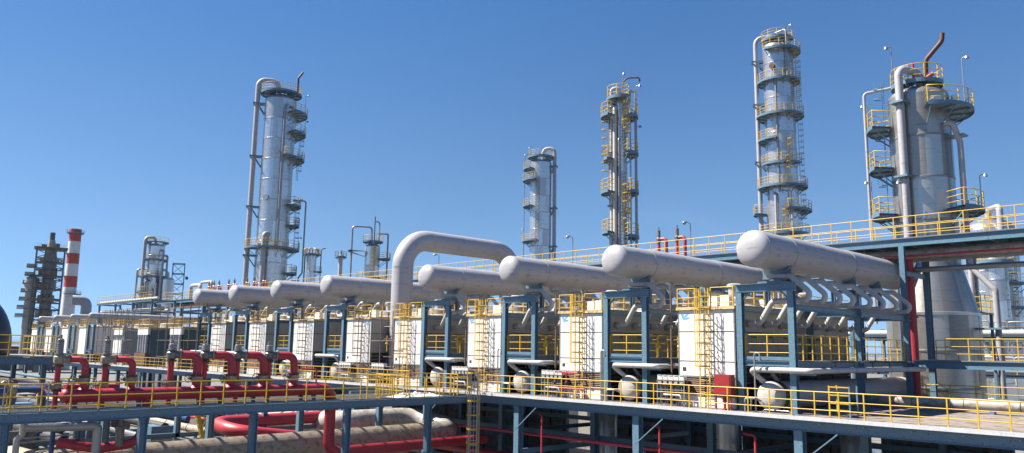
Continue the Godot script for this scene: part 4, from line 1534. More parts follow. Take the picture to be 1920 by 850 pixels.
	for n in 4:
		var at := V(35, 0, -120.7 - 8.75 * n)
		var w: String = ORD[n]
		var ld := "slim white drum, %s past the chillers" % w
		var lf := "blue frame under the %s slim white drum past the chillers" % w
		var lc := "far white condenser, %s past the chillers" % w
		if n == 0:
			fd = thing("slim_drum", ld, "drum", at, "slim drums of the far group")
			var ax := Basis(V(0, 1, 0), V(1, 0, 0), V(0, 0, 1))
			var q := G.new()
			q.lathe(V(-.5, 6.45, 0), ax, PackedVector2Array([Vector2(0, 0), Vector2(.25, .04), Vector2(.37, .15), Vector2(.42, .35), Vector2(.42, 18.6), Vector2(.3, 18.9), Vector2(0, 19)]), 24)
			part(fd, "shell", q, "insulation")
			for x in [.8, 8.0]:
				var s := G.new()
				s.span(V(x - .12, 5.5, -.35), V(x + .12, 6.2, .35))
				part(fd, "saddle", s, "blue")
			for x in [1.2, 3.0, 4.8, 6.6]:
				var s := G.new()
				s.tube(bend([V(x, 6.1, 0), V(x, 5.2, 0), V(x, 5.2, 1.6), V(x, 4.3, 1.6)], .25, 4), .14, 10)
				part(fd, "branch_pipe", s, "white_pipe")
			ff = thing("support_structure", lf, "support structure", at, "frames of the far group")
			for x in [0.0, 7.0]:
				for z in [-1.2, 1.2]:
					var s := G.new()
					s.ibeam(V(x, 0, z), V(x, 5.2, z), .3, .3, V(1, 0, 0))
					part(ff, "column", s, "blue")
				var s2 := G.new()
				s2.ibeam(V(x, 5.35, -1.5), V(x, 5.35, 1.5), .3, .2)
				part(ff, "cross_beam", s2, "blue")
			var s3 := G.new()
			s3.ibeam(V(-.25, 1.6, -1.4), V(-.25, 1.6, 1.4), .24, .16)
			part(ff, "low_beam", s3, "blue")
			railing(ff, [V(.2, 2.2, -1.1), V(.2, 2.2, 1.1)], 1.1, 1.1, "yellow")
			fc0 = thing("evaporative_condenser", lc, "condenser", at, "condensers of the far group")
			var s4 := G.new()
			s4.span(V(0, 1.1, -5.4), V(10, 4.85, -2.3))
			part(fc0, "casing", s4, "white_panel")
			var s5 := G.new()
			s5.span(V(.05, 0, -5.3), V(10, 1.09, -2.4))
			part(fc0, "base", s5, "charcoal")
			var s6 := G.new()
			s6.span(V(-.1, 4.86, -5.5), V(10.1, 5.0, -2.2))
			part(fc0, "top_deck", s6, "cream")
			railing(fc0, [V(0, 5.0, -5.4), V(0, 5.0, -2.3), V(10, 5.0, -2.3)], 1.0, 1.2, "yellow")
		else:
			copy(fd, at, ld)
			copy(ff, at, lf)
			copy(fc0, at, lc)
	scaffold("brown pipe scaffold in the gap left of the looped pipe", V(34.6, 0, -51.4), 0.0, 5.4, 3, 2, V(1.7, 1.9, 1.5))
	scaffold("tall rusty scaffold before the chillers nearest the last large drum", V(33.9, 0, -92.5), 0.0, 7.0, 6, 4, V(.9, 1.8, 2.1))
	scaffold("tall rusty scaffold before the grey chiller with white panel", V(33.9, 0, -114.0), 0.0, 7.0, 7, 4, V(.9, 1.8, 2.1))

func scaffold(label: String, at: Vector3, _a: float, h: float, nz: int, ny: int, st: Vector3) -> void:
	var t := thing("scaffold", label, "scaffold", at, "pipe scaffolds")
	var pg := G.new()
	pg.rod(V(0, 0, 0), V(0, h, 0), .035, 6)
	var pm := pg.mesh()
	for i in nz:
		for x in [0.0, st.x]: put(t, "standard", pm, "scaffold", Transform3D(Basis(), V(x, 0, i * st.z)))
	for k in ny:
		for x in [0.0, st.x]:
			var g := G.new()
			g.rod(V(x + .04, 1.3 + k * st.y, -.4), V(x + .04, 1.3 + k * st.y, (nz - 1) * st.z + .4), .03, 6)
			part(t, "ledger", g, "scaffold")

# ------------------------------------------------------------------ red manifold on the grating deck
func flange(t: Node, o: Vector3, ax: Vector3, r: float, m: String, called := "flange") -> MeshInstance3D:
	var g := G.new()
	g.rod(o - ax * .035, o - ax * .004, r, 16)
	g.rod(o + ax * .004, o + ax * .035, r, 16)
	var f := G.frame(V(0, 0, 0), ax, Vector3.UP)
	for i in 8:
		var a := TAU * i / 8
		var q := o + (f.x * cos(a) + f.y * sin(a)) * r * .85
		g.rod(q - ax * .06, q + ax * .06, .018, 5)
	return part(t, called, g, m)

func handwheel(t: Node, o: Vector3, ax: Vector3, r: float) -> void:
	var g := G.new()
	var f := G.frame(V(0, 0, 0), ax, Vector3.UP)
	var p := []
	for i in 19: p.append(o + (f.x * cos(TAU * i / 18) + f.y * sin(TAU * i / 18)) * r)
	g.tube(pv(p), .018, 6, false)
	for i in 5: g.rod(o, o + (f.x * cos(TAU * i / 5) + f.y * sin(TAU * i / 5)) * r, .012, 5)
	g.rod(o, o - ax * .45, .025, 8)
	part(t, "handwheel", g, "steel_dark")

func make_safety(label: String, dx: float, tall: bool) -> Node3D:
	var t := thing("safety_valve", label, "valve", Vector3.ZERO, "safety valves on the red manifold")
	var yc := 1.97 if tall else 2.2
	var r := .155 if tall else .21
	var ri := .125 if tall else .15
	# inlet, behind the header
	var iz := -.46
	var g := G.new()
	g.rod(V(0, .95, iz), V(0, yc - .28, iz), ri, 16)
	part(t, "inlet_pipe", g, "red")
	var low := G.new()
	low.rod(V(0, A_Y, iz), V(0, .55, iz), ri * .9, 14)
	part(t, "lower_pipe", low, "red")
	var gv := G.new()
	gv.lathe(V(0, .58, iz), Basis(), PackedVector2Array([Vector2(ri, 0), Vector2(ri + .09, .08), Vector2(ri + .09, .24), Vector2(ri, .32)]), 16)
	gv.rod(V(0, .74, iz), V(-.32, .74, iz + .25), .11, 12)
	part(t, "gate_valve", gv, "valve_cream")
	handwheel(t, V(-.5, .78, iz + .42), V(-.78, 0, .62).normalized(), .22)
	flange(t, V(0, .93, iz), Vector3.UP, ri + .1, "brown")
	flange(t, V(0, .56, iz), Vector3.UP, ri + .1, "brown")
	flange(t, V(0, yc - .3, iz), Vector3.UP, ri + .1, "brown")
	var bd := G.new()
	bd.lathe(V(0, yc - .26, iz), Basis(), PackedVector2Array([Vector2(ri, 0), Vector2(ri + .1, .1), Vector2(ri + .11, .36), Vector2(ri + .02, .46)]), 18)
	bd.tube(pv([V(.1, yc, iz), V(.34, yc, iz + .1)]), ri + .04, 16)
	part(t, "valve_body", bd, "valve_grey" if not tall else "valve_cream")
	var bn := G.new()
	var hb := .68 if tall else .32
	bn.lathe(V(0, yc + .2, iz), Basis(), PackedVector2Array([Vector2(ri + .08, 0), Vector2(ri + .08, .06), Vector2(ri + .02, .08), Vector2(ri + .02, hb), Vector2(ri * .6, hb + .05), Vector2(.05, hb + .07), Vector2(.05, hb + .22), Vector2(0, hb + .23)]), 18)
	var bo := part(t, "spring_bonnet", bn, "valve_grey")
	for i in 5:
		var k := G.new()
		k.lathe(V(0, yc + .3 + i * hb * .14, iz), Basis(), PackedVector2Array([Vector2(ri + .02, 0), Vector2(ri + .027, .01), Vector2(ri + .027, .03), Vector2(ri + .02, .04)]), 16)
		part(bo, "ring", k, "galv")
	var lv := G.new()
	lv.bar(V(0, yc + hb + .2, iz), V(-.16, yc + hb + .34, iz + .1), .03, .03)
	part(bo, "lever", lv, "steel_dark")
	flange(t, V(.38, yc, iz + .12), V(.95, 0, .31), r + .08, "valve_cream")
	# outlet elbow, down into the header
	var el := G.new()
	el.tube(bend([V(.41, yc, iz + .13), V(dx, yc, .0), V(dx, 1.22, .0)], r * 2.1, 10), r, 20)
	part(t, "outlet_elbow", el, "red")
	flange(t, V(dx, 1.2, 0), Vector3.UP, r + .09, "brown")
	var bv := G.new()
	bv.lathe(V(dx, .93, 0), Basis(), PackedVector2Array([Vector2(r + .02, 0), Vector2(r + .08, .03), Vector2(r + .08, .2), Vector2(r + .02, .23)]), 18)
	bv.rod(V(dx, 1.05, 0), V(dx - .42, 1.05, .22), .085, 12)
	part(t, "butterfly_valve", bv, "valve_cream")
	handwheel(t, V(dx - .55, 1.06, .3), V(-.88, 0, .47).normalized(), .2)
	flange(t, V(dx, .9, 0), Vector3.UP, r + .09, "brown")
	var st := G.new()
	st.rod(V(dx, .3, 0), V(dx, .88, 0), r, 18)
	st.lathe(V(dx, .58, 0), Basis(), PackedVector2Array([Vector2(r + .13, 0), Vector2(r + .05, .08), Vector2(r, .16)]), 18)
	part(t, "branch_stub", st, "red")
	return t

func manifold() -> void:
	var zc := -40.0
	var t := thing("red_manifold", "thick red header pipe lying on short dark stands behind the yellow railing", "pipe", V(0, 0, zc))
	var g := G.new()
	g.tube(bend([V(10.75, .33, 0), V(24.5, .33, 0), V(24.5, -3.2, 0), V(36.5, -3.2, 0)], .62, 12), .31, 28)
	part(t, "header", g, "red")
	var cap := G.new()
	var pr := PackedVector2Array()
	for i in 8:
		var q := PI * .5 * i / 7.0
		pr.append(Vector2(.31 * sin(q), .2 - .2 * cos(q)))
	cap.lathe(V(10.55, .33, 0), Basis(V(0, 1, 0), V(1, 0, 0), V(0, 0, 1)), pr, 28)
	part(t, "end_cap", cap, "red")
	var wl := G.new()
	wl.lathe(V(10.73, .33, 0), Basis(V(0, 1, 0), V(1, 0, 0), V(0, 0, 1)), PackedVector2Array([Vector2(.31, 0), Vector2(.318, .01), Vector2(.318, .03), Vector2(.31, .04)]), 28)
	part(t, "weld_bead", wl, "red")
	for x in [11.2, 14.0, 16.9, 18.0, 19.8, 20.6, 22.6, 23.4]:
		var s := G.new()
		s.ibeam(V(x, A_Y, -.05), V(x, .03, -.05), .2, .2, V(1, 0, 0))
		part(t, "stand", s, "blue")
	var br := G.new()        # branch that leaves the header downwards
	br.tube(bend([V(14.35, .15, 0), V(14.35, -.4, .15), V(14.1, -1.9, .2), V(12.4, -2.1, -.2), V(10.8, -1.75, -.6)], .7, 8), .22, 18)
	part(t, "drop_branch", br, "red")
	var xs := [10.5, 12.5, 15.55, 17.25, 19.0, 20.8]
	var dx := [1.0, 1.07, 1.15, 1.25, 1.27, 1.28]
	for i in 6:
		var l: String
		if i < 2: l = ["safety valve with tall slim bonnet and red elbow at the header's capped end", "safety valve with tall slim bonnet and red elbow, second from the capped end"][i]
		else: l = "safety valve with short bonnet and fat red elbow, %s from the header's capped end" % ORD[i]
		var s := make_safety(l, dx[i], i < 2)
		s.position = V(xs[i], 0, zc)
	var sp := thing("small_red_valve", "small red pipe with handwheel at the bend end of the header", "valve", V(23.0, .3, zc))
	var sg := G.new()
	sg.tube(bend([V(.5, .3, 0), V(.5, 1.15, 0), V(-.45, 1.15, 0)], .1, 5), .05, 10)
	part(sp, "pipe", sg, "red")
	handwheel(sp, V(.1, .6, .3), V(-.6, 0, .8).normalized(), .22)
	var st := G.new()
	st.rod(V(.5, .0, 0), V(.5, .32, 0), .09, 12)
	part(sp, "stub", st, "valve_cream")
	# red hose boxes behind
	for i in 2:
		var b := thing("hose_box", ["dull red box between the first two safety valves", "dull red box behind the second safety valve"][i], "box", V([11.9, 13.3][i], A_Y, -42.3))
		var h := G.new()
		h.span(V(-.55, .35, -.25), V(.45, .95, .25))
		part(b, "body", h, "red_box")
		var f := G.new()
		for x in [-.5, .4]: f.bar(V(x, 0, .27), V(x, 1.12, .27), .05, .05)
		f.bar(V(-.5, 1.1, .27), V(.4, 1.1, .27), .05, .05)
		part(b, "frame", f, "red")
	var bp := thing("blue_pipe", "dark blue pipe with cream valve crossing the grating deck", "pipe", V(0, 0, -41.6))
	var bg := G.new()
	bg.tube(bend([V(2.5, .55, 0), V(10.3, .55, 0), V(10.3, -1.4, 0)], .3, 6), .12, 14)
	part(bp, "pipe", bg, "pipe_blue")
	for x in [4.0, 7.0]:
		var s := G.new()
		s.bar(V(x, A_Y, 0), V(x, .43, 0), .12, .12)
		part(bp, "stand", s, "blue")
	var bi := G.new()
	bi.rod(V(9.3, .72, -.3), V(10.6, .66, -.3), .16, 14)
	part(bp, "insulated_branch", bi, "alu2")
	var bv := G.new()
	bv.lathe(V(9.0, .55, 0), Basis(V(0, 1, 0), V(1, 0, 0), V(0, 0, 1)), PackedVector2Array([Vector2(.14, -.2), Vector2(.24, -.18), Vector2(.24, .18), Vector2(.14, .2)]), 14)
	bv.rod(V(9, .55, 0), V(8.6, .95, .1), .08, 10)
	part(bp, "valve", bv, "valve_cream")
	handwheel(bp, V(8.9, 1.05, .1), V(0, 1, 0), .2)
	for q in [[V(8.15, A_Y, -38.8), "slim grey post at the left end of the grating deck"], [V(9.9, A_Y, -39.2), "slim grey post beside the header's capped end"]]:
		var p := thing("slim_post", q[1], "post", q[0])
		var h := G.new()
		h.rod(V(0, 0, 0), V(0, 1.15, 0), .035, 8)
		h.box(V(0, .01, 0), V(.12, .02, .12))
		part(p, "pole", h, "galv")

# ------------------------------------------------------------------ under and behind the grating deck
func lower_level() -> void:
	var t := thing("insulated_loop", "big ribbed grey-brown pipe under the grating deck bending back at its end", "pipe", V(0, 0, 0))
	var g := G.new()
	g.tube(bend([V(10.2, -3.1, -47), V(10.2, -2.95, -42), V(33.3, -2.85, -42)], 1.1, 10), .72, 36, false)
	part(t, "lower_run", g, "old_insulation")
	var x := 11.9
	while x < 33.0:
		var c := G.new()
		c.lathe(V(x, -2.86 - .1 * (33 - x) / 23.0, -42), Basis(V(0, 1, 0), V(1, 0, 0), V(0, 0, 1)), PackedVector2Array([Vector2(.72, 0), Vector2(.738, .0), Vector2(.738, .05), Vector2(.72, .05)]), 32)
		part(t, "band", c, "old_insulation")
		x += .98
	var h := G.new()
	h.tube(bend([V(33.2, -2.85, -42), V(35.3, -2.7, -42), V(35.3, -2.2, -46.3), V(29.0, -2.2, -46.3), V(29.0, -3.0, -58)], 1.7, 12), .72, 36)
	part(t, "return_run", h, "insulation_warm")
	for xx in [14.0, 22.0, 30.0]:
		var s := G.new()
		s.span(V(xx - .2, GROUND, -42.5), V(xx + .2, -3.55, -41.5))
		part(t, "sleeper", s, "concrete_grey")
	t = thing("red_loop", "pinkish red pipe bending back behind the ribbed grey pipe", "pipe", V(0, 0, 0))
	g = G.new()
	g.tube(bend([V(33.5, -4.0, -44.6), V(28, -3.2, -44.6), V(21.2, -2.25, -44.6), V(21.2, -2.0, -48.2), V(31, -2.0, -48.2)], 1.4, 10), .40, 24)
	part(t, "pipe", g, "red")
	for xx in [23.0, 29.0]:
		var s := G.new()
		s.bar(V(xx, GROUND, -48.2), V(xx, -2.4, -48.2), .25, .25)
		part(t, "support", s, "blue")
	t = thing("steel_jacket_pipe", "dull silver jacketed pipe elbow below the grating deck edge", "pipe", V(0, 0, -39.1))
	g = G.new()
	g.tube(bend([V(9.2, -.95, -.6), V(12.0, -.98, 0), V(12.0, -7, 0)], .16, 3), .19, 18)
	part(t, "pipe", g, "galv")
	for q in [V(10.5, -.965, -.32), V(11.2, -.97, -.17)]:
		var c := G.new()
		c.lathe(q, Basis(V(0, 1, 0), V(.98, 0, .2).normalized(), V(-.2, 0, .98)), PackedVector2Array([Vector2(.19, 0), Vector2(.205, 0), Vector2(.205, .06), Vector2(.19, .06)]), 18)
		part(t, "band", c, "galv")
	t = thing("blue_drop_pipe", "dark blue pipe dropping below the grating deck", "pipe", V(0, 0, -40.4))
	g = G.new()
	g.tube(bend([V(12.0, -.75, 0), V(13.4, -.8, 0), V(13.4, -.2, 0)], .2, 4), .13, 12)
	g.rod(V(10.7, -7, -.6), V(10.7, -.9, -.6), .11, 12)
	part(t, "pipe", g, "pipe_blue")
	t = thing("filter_pot", "small grey pot filter hanging below the grating deck", "filter", V(13.2, -2.0, -39.8))
	g = G.new()
	g.lathe(V(0, 0, 0), Basis(), PackedVector2Array([Vector2(0, -.02), Vector2(.17, 0), Vector2(.19, .1), Vector2(.19, .75), Vector2(.24, .76), Vector2(.24, .86), Vector2(.1, .9), Vector2(.05, 1.3)]), 18)
	part(t, "body", g, "valve_grey")
	t = thing("vent_stub", "beige pipe stub with white handle bar at the far end of the ribbed pipe", "pipe", V(9.6, -2.6, -42.4))
	g = G.new()
	g.tube(bend([V(0, 0, 0), V(0, .9, 0), V(.2, 1.1, 0), V(.2, 1.6, 0)], .1, 4), .14, 12)
	part(t, "stub", g, "white_pipe")
	g = G.new()
	for y in [.75, .95]: g.rod(V(.1, y, .1), V(2.4, y + .02, .1), .035, 8)
	part(t, "bars", g, "galv")
	# concrete wall and low floor with yellow rails
	t = thing("concrete_wall", "dark concrete wall under the left of the grating deck", "wall", V(10.5, GROUND, -46.5))
	g = G.new()
	g.span(V(-6, 0, -.3), V(.8, 5.3, .3))
	part(t, "wall", g, "concrete_grey")
	t = thing("low_platform", "low steel platform with yellow rails under the grating deck", "platform", V(0, -3.9, -49))
	g = G.new()
	g.span(V(11, -.1, -3), V(20, 0, 3))
	part(t, "floor", g, "grating")
	railing(t, [V(11.2, 0, 2.9), V(16, 0, 2.9)], 1.1, .9)
	railing(t, [V(11.2, 0, 1.2), V(19.8, 0, 1.2)], 1.1, 1.1)
	for xx in [11.3, 15.5, 19.7]:
		for zz in [-2.8, 2.8]:
			var c := G.new()
			c.bar(V(xx, GROUND + 3.9, zz), V(xx, -.1, zz), .2, .2)
			part(t, "leg", c, "blue")
	t = thing("steel_stair", "yellow railed steel stair seen under the grating deck", "stair", V(18.9, 0, -45.3))
	for s in [0.0, .75]:
		g = G.new()
		g.bar(V(0.2 + s * .3, -1.0, -s), V(1.9 + s * .3, -6.9, -s), .06, .22)
		part(t, "stringer", g, "yellow")
		g = G.new()
		g.rod(V(0.35 + s * .3, -.2, -s), V(2.0 + s * .3, -6.0, -s), .03, 8)
		for k in 5: g.rod(V(.3 + s * .3 + .33 * k, -1.3 - 1.15 * k, -s), V(.45 + s * .3 + .33 * k, -.5 - 1.15 * k, -s), .025, 6)
		part(t, "handrail", g, "yellow")
	for k in 18:
		g = G.new()
		g.box(V(.35 + .095 * k, -1.2 - .32 * k, -.37), V(.24, .03, .72))
		part(t, "tread", g, "grating")
	# round tank and dark dome on the raised platform at the left
	t = thing("storage_tank", "squat grey round tank under the raised left platform", "tank", V(7.6, GROUND, -51))
	g = G.new()
	g.lathe(V(0, 0, 0), Basis(), PackedVector2Array([Vector2(3.6, 0), Vector2(3.6, 7.6), Vector2(3.3, 7.8), Vector2(0, 8.3)]), 48)
	part(t, "shell", g, "concrete_grey")
	t = thing("raised_platform", "raised platform with yellow railing beside the dark domed vessel", "platform", V(0, 1.95, -50))
	g = G.new()
	g.span(V(2, -.05, -8), V(13, 0, 0))
	part(t, "floor", g, "grating")
	for zz in [0.0, -8.0]:
		g = G.new()
		g.ibeam(V(2, -.27, zz - .11), V(13, -.27, zz - .11), .4, .2)
		part(t, "edge_beam", g, "blue")
	for xx in [4.0, 12.4]:
		for zz in [-.6, -7.4]:
			g = G.new()
			g.ibeam(V(xx, GROUND - 1.95, zz), V(xx, -.48, zz), .25, .25, V(1, 0, 0))
			part(t, "leg", g, "blue")
	railing(t, [V(2, 0, -.05), V(12.9, 0, -.05), V(12.9, 0, -7.9)], 1.12, 1.15)
	t = thing("domed_vessel", "dark navy domed vessel at the edge of the raised platform", "vessel", V(9.0, 1.95, -53.4))
	g = G.new()
	var pr := PackedVector2Array([Vector2(2.2, 0), Vector2(2.25, .4)])
	for i in 12:
		var q := PI * .5 * i / 11.0
		pr.append(Vector2(2.25 * cos(q), .6 + 3.0 * sin(q)))
	g.lathe(V(0, 0, 0), Basis(), pr, 48)
	part(t, "shell", g, "navy_tank")
	# odds and ends in the gap behind the grating deck
	var odd := [["low grey pipe run in the gap behind the grating deck", -1.2, .16, -50.5, "galv"], ["dull red pipe run in the gap behind the grating deck", -1.6, .12, -52, "red"], ["white pipe run in the gap behind the grating deck", -.9, .13, -54, "white_pipe"]]
	for q in odd:
		t = thing("pipe_run", q[0], "pipe", V(0, q[1], q[3]))
		g = G.new()
		g.rod(V(13.5, 0, 0), V(33.4, 0, 0), q[2], 12)
		part(t, "pipe", g, q[4])
		for xx in [16.0, 24.0, 32.0]:
			g = G.new()
			g.bar(V(xx, GROUND - q[1], 0), V(xx, -q[2], 0), .15, .15)
			part(t, "support", g, "blue")

# ------------------------------------------------------------------ things on the concrete deck
func deck_fittings() -> void:
	var t := thing("hydrant_cabinet", "tall red cabinet on red legs behind the railing by the nearest condenser", "cabinet", V(34.52, 0, -20.7))
	var g := G.new()
	g.span(V(-.2, .62, -.45), V(.2, 1.68, .45))
	part(t, "body", g, "red_box")
	g = G.new()
	g.span(V(-.222, .68, -.4), V(-.201, 1.63, .4))
	part(t, "door", g, "red_box")
	for z in [-.4, 0.0, .25, .4]:
		g = G.new()
		if z == 0.0: g.lathe(V(0, 0, z), Basis(), PackedVector2Array([Vector2(.12, 0), Vector2(.12, .06), Vector2(.06, .08), Vector2(.06, .35), Vector2(.1, .37), Vector2(.1, .5), Vector2(.06, .62)]), 12)
		else: g.rod(V(-.1, 0, z), V(-.1, .62, z), .035, 8)
		part(t, "leg", g, "red")
	t = thing("fire_piping", "thin red fire piping with valves on the deck between instrument rack and ladder", "pipe", V(34.55, 0, -30.6))
	g = G.new()
	g.tube(bend([V(0, .55, -1.6), V(0, .55, .95), V(0, 0, .95)], .12, 5), .055, 10)
	part(t, "main", g, "red")
	for q in [[-1.35, .9], [-.45, .9]]:
		g = G.new()
		g.tube(bend([V(.05, .55, q[0]), V(.05, 1.45, q[0]), V(.05, 1.45, q[0] + q[1])], .12, 5), .05, 10)
		part(t, "branch", g, "red")
	for z in [-1.35, -.45, .3]:
		g = G.new()
		g.lathe(V(.05, .75, z), Basis(), PackedVector2Array([Vector2(.05, 0), Vector2(.11, .03), Vector2(.11, .16), Vector2(.05, .2)]), 10)
		g.rod(V(.05, .84, z), V(-.15, .84, z + .05), .03, 8)
		part(t, "valve", g, "steel_dark")
		g = G.new()
		g.rod(V(0, 0, z + .2), V(0, .52, z + .2), .03, 8)
		part(t, "leg", g, "galv")
	# caged ladder at the corner of the two decks
	t = thing("access_ladder", "yellow hooped access ladder dropping below the corner of the two decks", "ladder", V(33.55, GROUND, -37.95))
	var out := V(-.62, 0, .78)
	var rt := V(.78, 0, .62)
	var lad := ladder(t, V(0, 0, 0), rt, out, 8.2, "galv", 1.0, true, .5, .3, 9.0)
	var hp := []
	for i in 15:
		var a := -.15 + (PI + .3) * i / 14.0
		hp.append(rt * cos(a) * .4 + out * (.05 + sin(a) * .55))
	var hg := G.new()
	for i in 14: hg.bar(hp[i], hp[i + 1], .014, .09)
	var hm := hg.mesh()
	for k in 8: put(lad, "cage_hoop", hm, "yellow", Transform3D(Basis(), V(0, 2.2 + .86 * k, 0)))
	for i in [2, 5, 9, 12]:
		g = G.new()
		g.bar(hp[i] + V(0, 1.6, 0), hp[i] + V(0, 8.3, 0), .04, .012, out)
		part(lad, "cage_strip", g, "yellow")
	# low pipe, plinth and small gear at the right of the deck
	t = thing("low_pipe", "low grey insulated pipe in sections lying along the rear of the concrete deck", "pipe", V(43.5, .42, 0))
	var zz := 4.0
	var k := 0
	while zz > -19:
		g = G.new()
		g.rod(V(0, 0, zz - 2.36), V(0, 0, zz), .26 if k % 2 else .28, 20)
		part(t, "section", g, "insulation_warm")
		g = G.new()
		g.span(V(-.2, -.42, zz - 1.3), V(.2, -.25, zz - 1.1))
		part(t, "support", g, "blue")
		zz -= 2.4
		k += 1
	t = thing("step_over", "small yellow and blue step-over stair behind the railing near the first tank", "stair", V(35.0, 0, -15.3))
	for z in [-.45, .45]:
		g = G.new()
		g.bar(V(0, 0, z), V(0, 1.35, z), .06, .06)
		part(t, "upright", g, "blue" if z > 0 else "yellow")
		g = G.new()
		g.bar(V(.8, 0, z), V(.8, 1.35, z), .06, .06)
		part(t, "upright", g, "blue" if z > 0 else "yellow")
	for y in [.3, .6, .95, 1.3]:
		g = G.new()
		g.bar(V(0, y, -.42), V(0, y, .42), .05, .05)
		part(t, "bar", g, "yellow")
	g = G.new()
	g.span(V(0.03, .55, -.4), V(.8, .59, .4))
	part(t, "tread", g, "yellow")
	t = thing("pipe_hoop", "bent grey pipe hoop lying at the deck edge by the nearest tank", "pipe", V(34.28, 0, -17.9))
	g = G.new()
	g.tube(bend([V(0, 0, -.75), V(0, .16, -.6), V(0, .16, .6), V(0, 0, .85)], .08, 4), .025, 8)
	part(t, "hoop", g, "galv")
	t = thing("tank_plinth", "long low concrete plinth beside the nearest tank", "plinth", V(36, 0, -17.3))
	g = G.new()
	g.span(V(.3, 0, -.5), V(12, .14, .4))
	part(t, "plinth", g, "concrete_grey")
	for q in [[-28.0, "first"], [-36.3, "second"], [-19.6, "third"]]:
		t = thing("drain_bend", "small bent grey drain pipe by the %s" % {"first": "third tank from the looped pipe", "second": "second tank from the looped pipe", "third": "nearest tank"}[q[1]], "pipe", V(34.5, 0, q[0]))
		g = G.new()
		g.tube(bend([V(0, 0, 0), V(0, .62, 0), V(.1, .62, .5), V(.4, .5, .6)], .12, 5), .05, 10)
		part(t, "pipe", g, "galv")
	t = thing("sheet_heap", "crumpled white sheet lying on the grating deck by the steps", "cloth", V(29.9, A_Y + .01, -39.2))
	g = G.new()
	var n := FastNoiseLite.new()
	n.seed = 3
	n.frequency = 1.1
	var hy := func(i: int, j: int) -> Vector3:
		var u := i / 20.0 - .5
		var w := j / 10.0 - .5
		var e := maxf(0, 1.0 - pow(absf(u) * 2, 3) - pow(absf(w) * 2, 3))
		return V(u * 3.6, .02 + e * (.18 + .28 * n.get_noise_2d(u * 7.0, w * 5.0)), w * 1.3)
	for i in 20:
		for j in 10: g.quad(hy.call(i, j + 1), hy.call(i + 1, j + 1), hy.call(i + 1, j), hy.call(i, j))
	part(t, "cloth", g, "cloth")

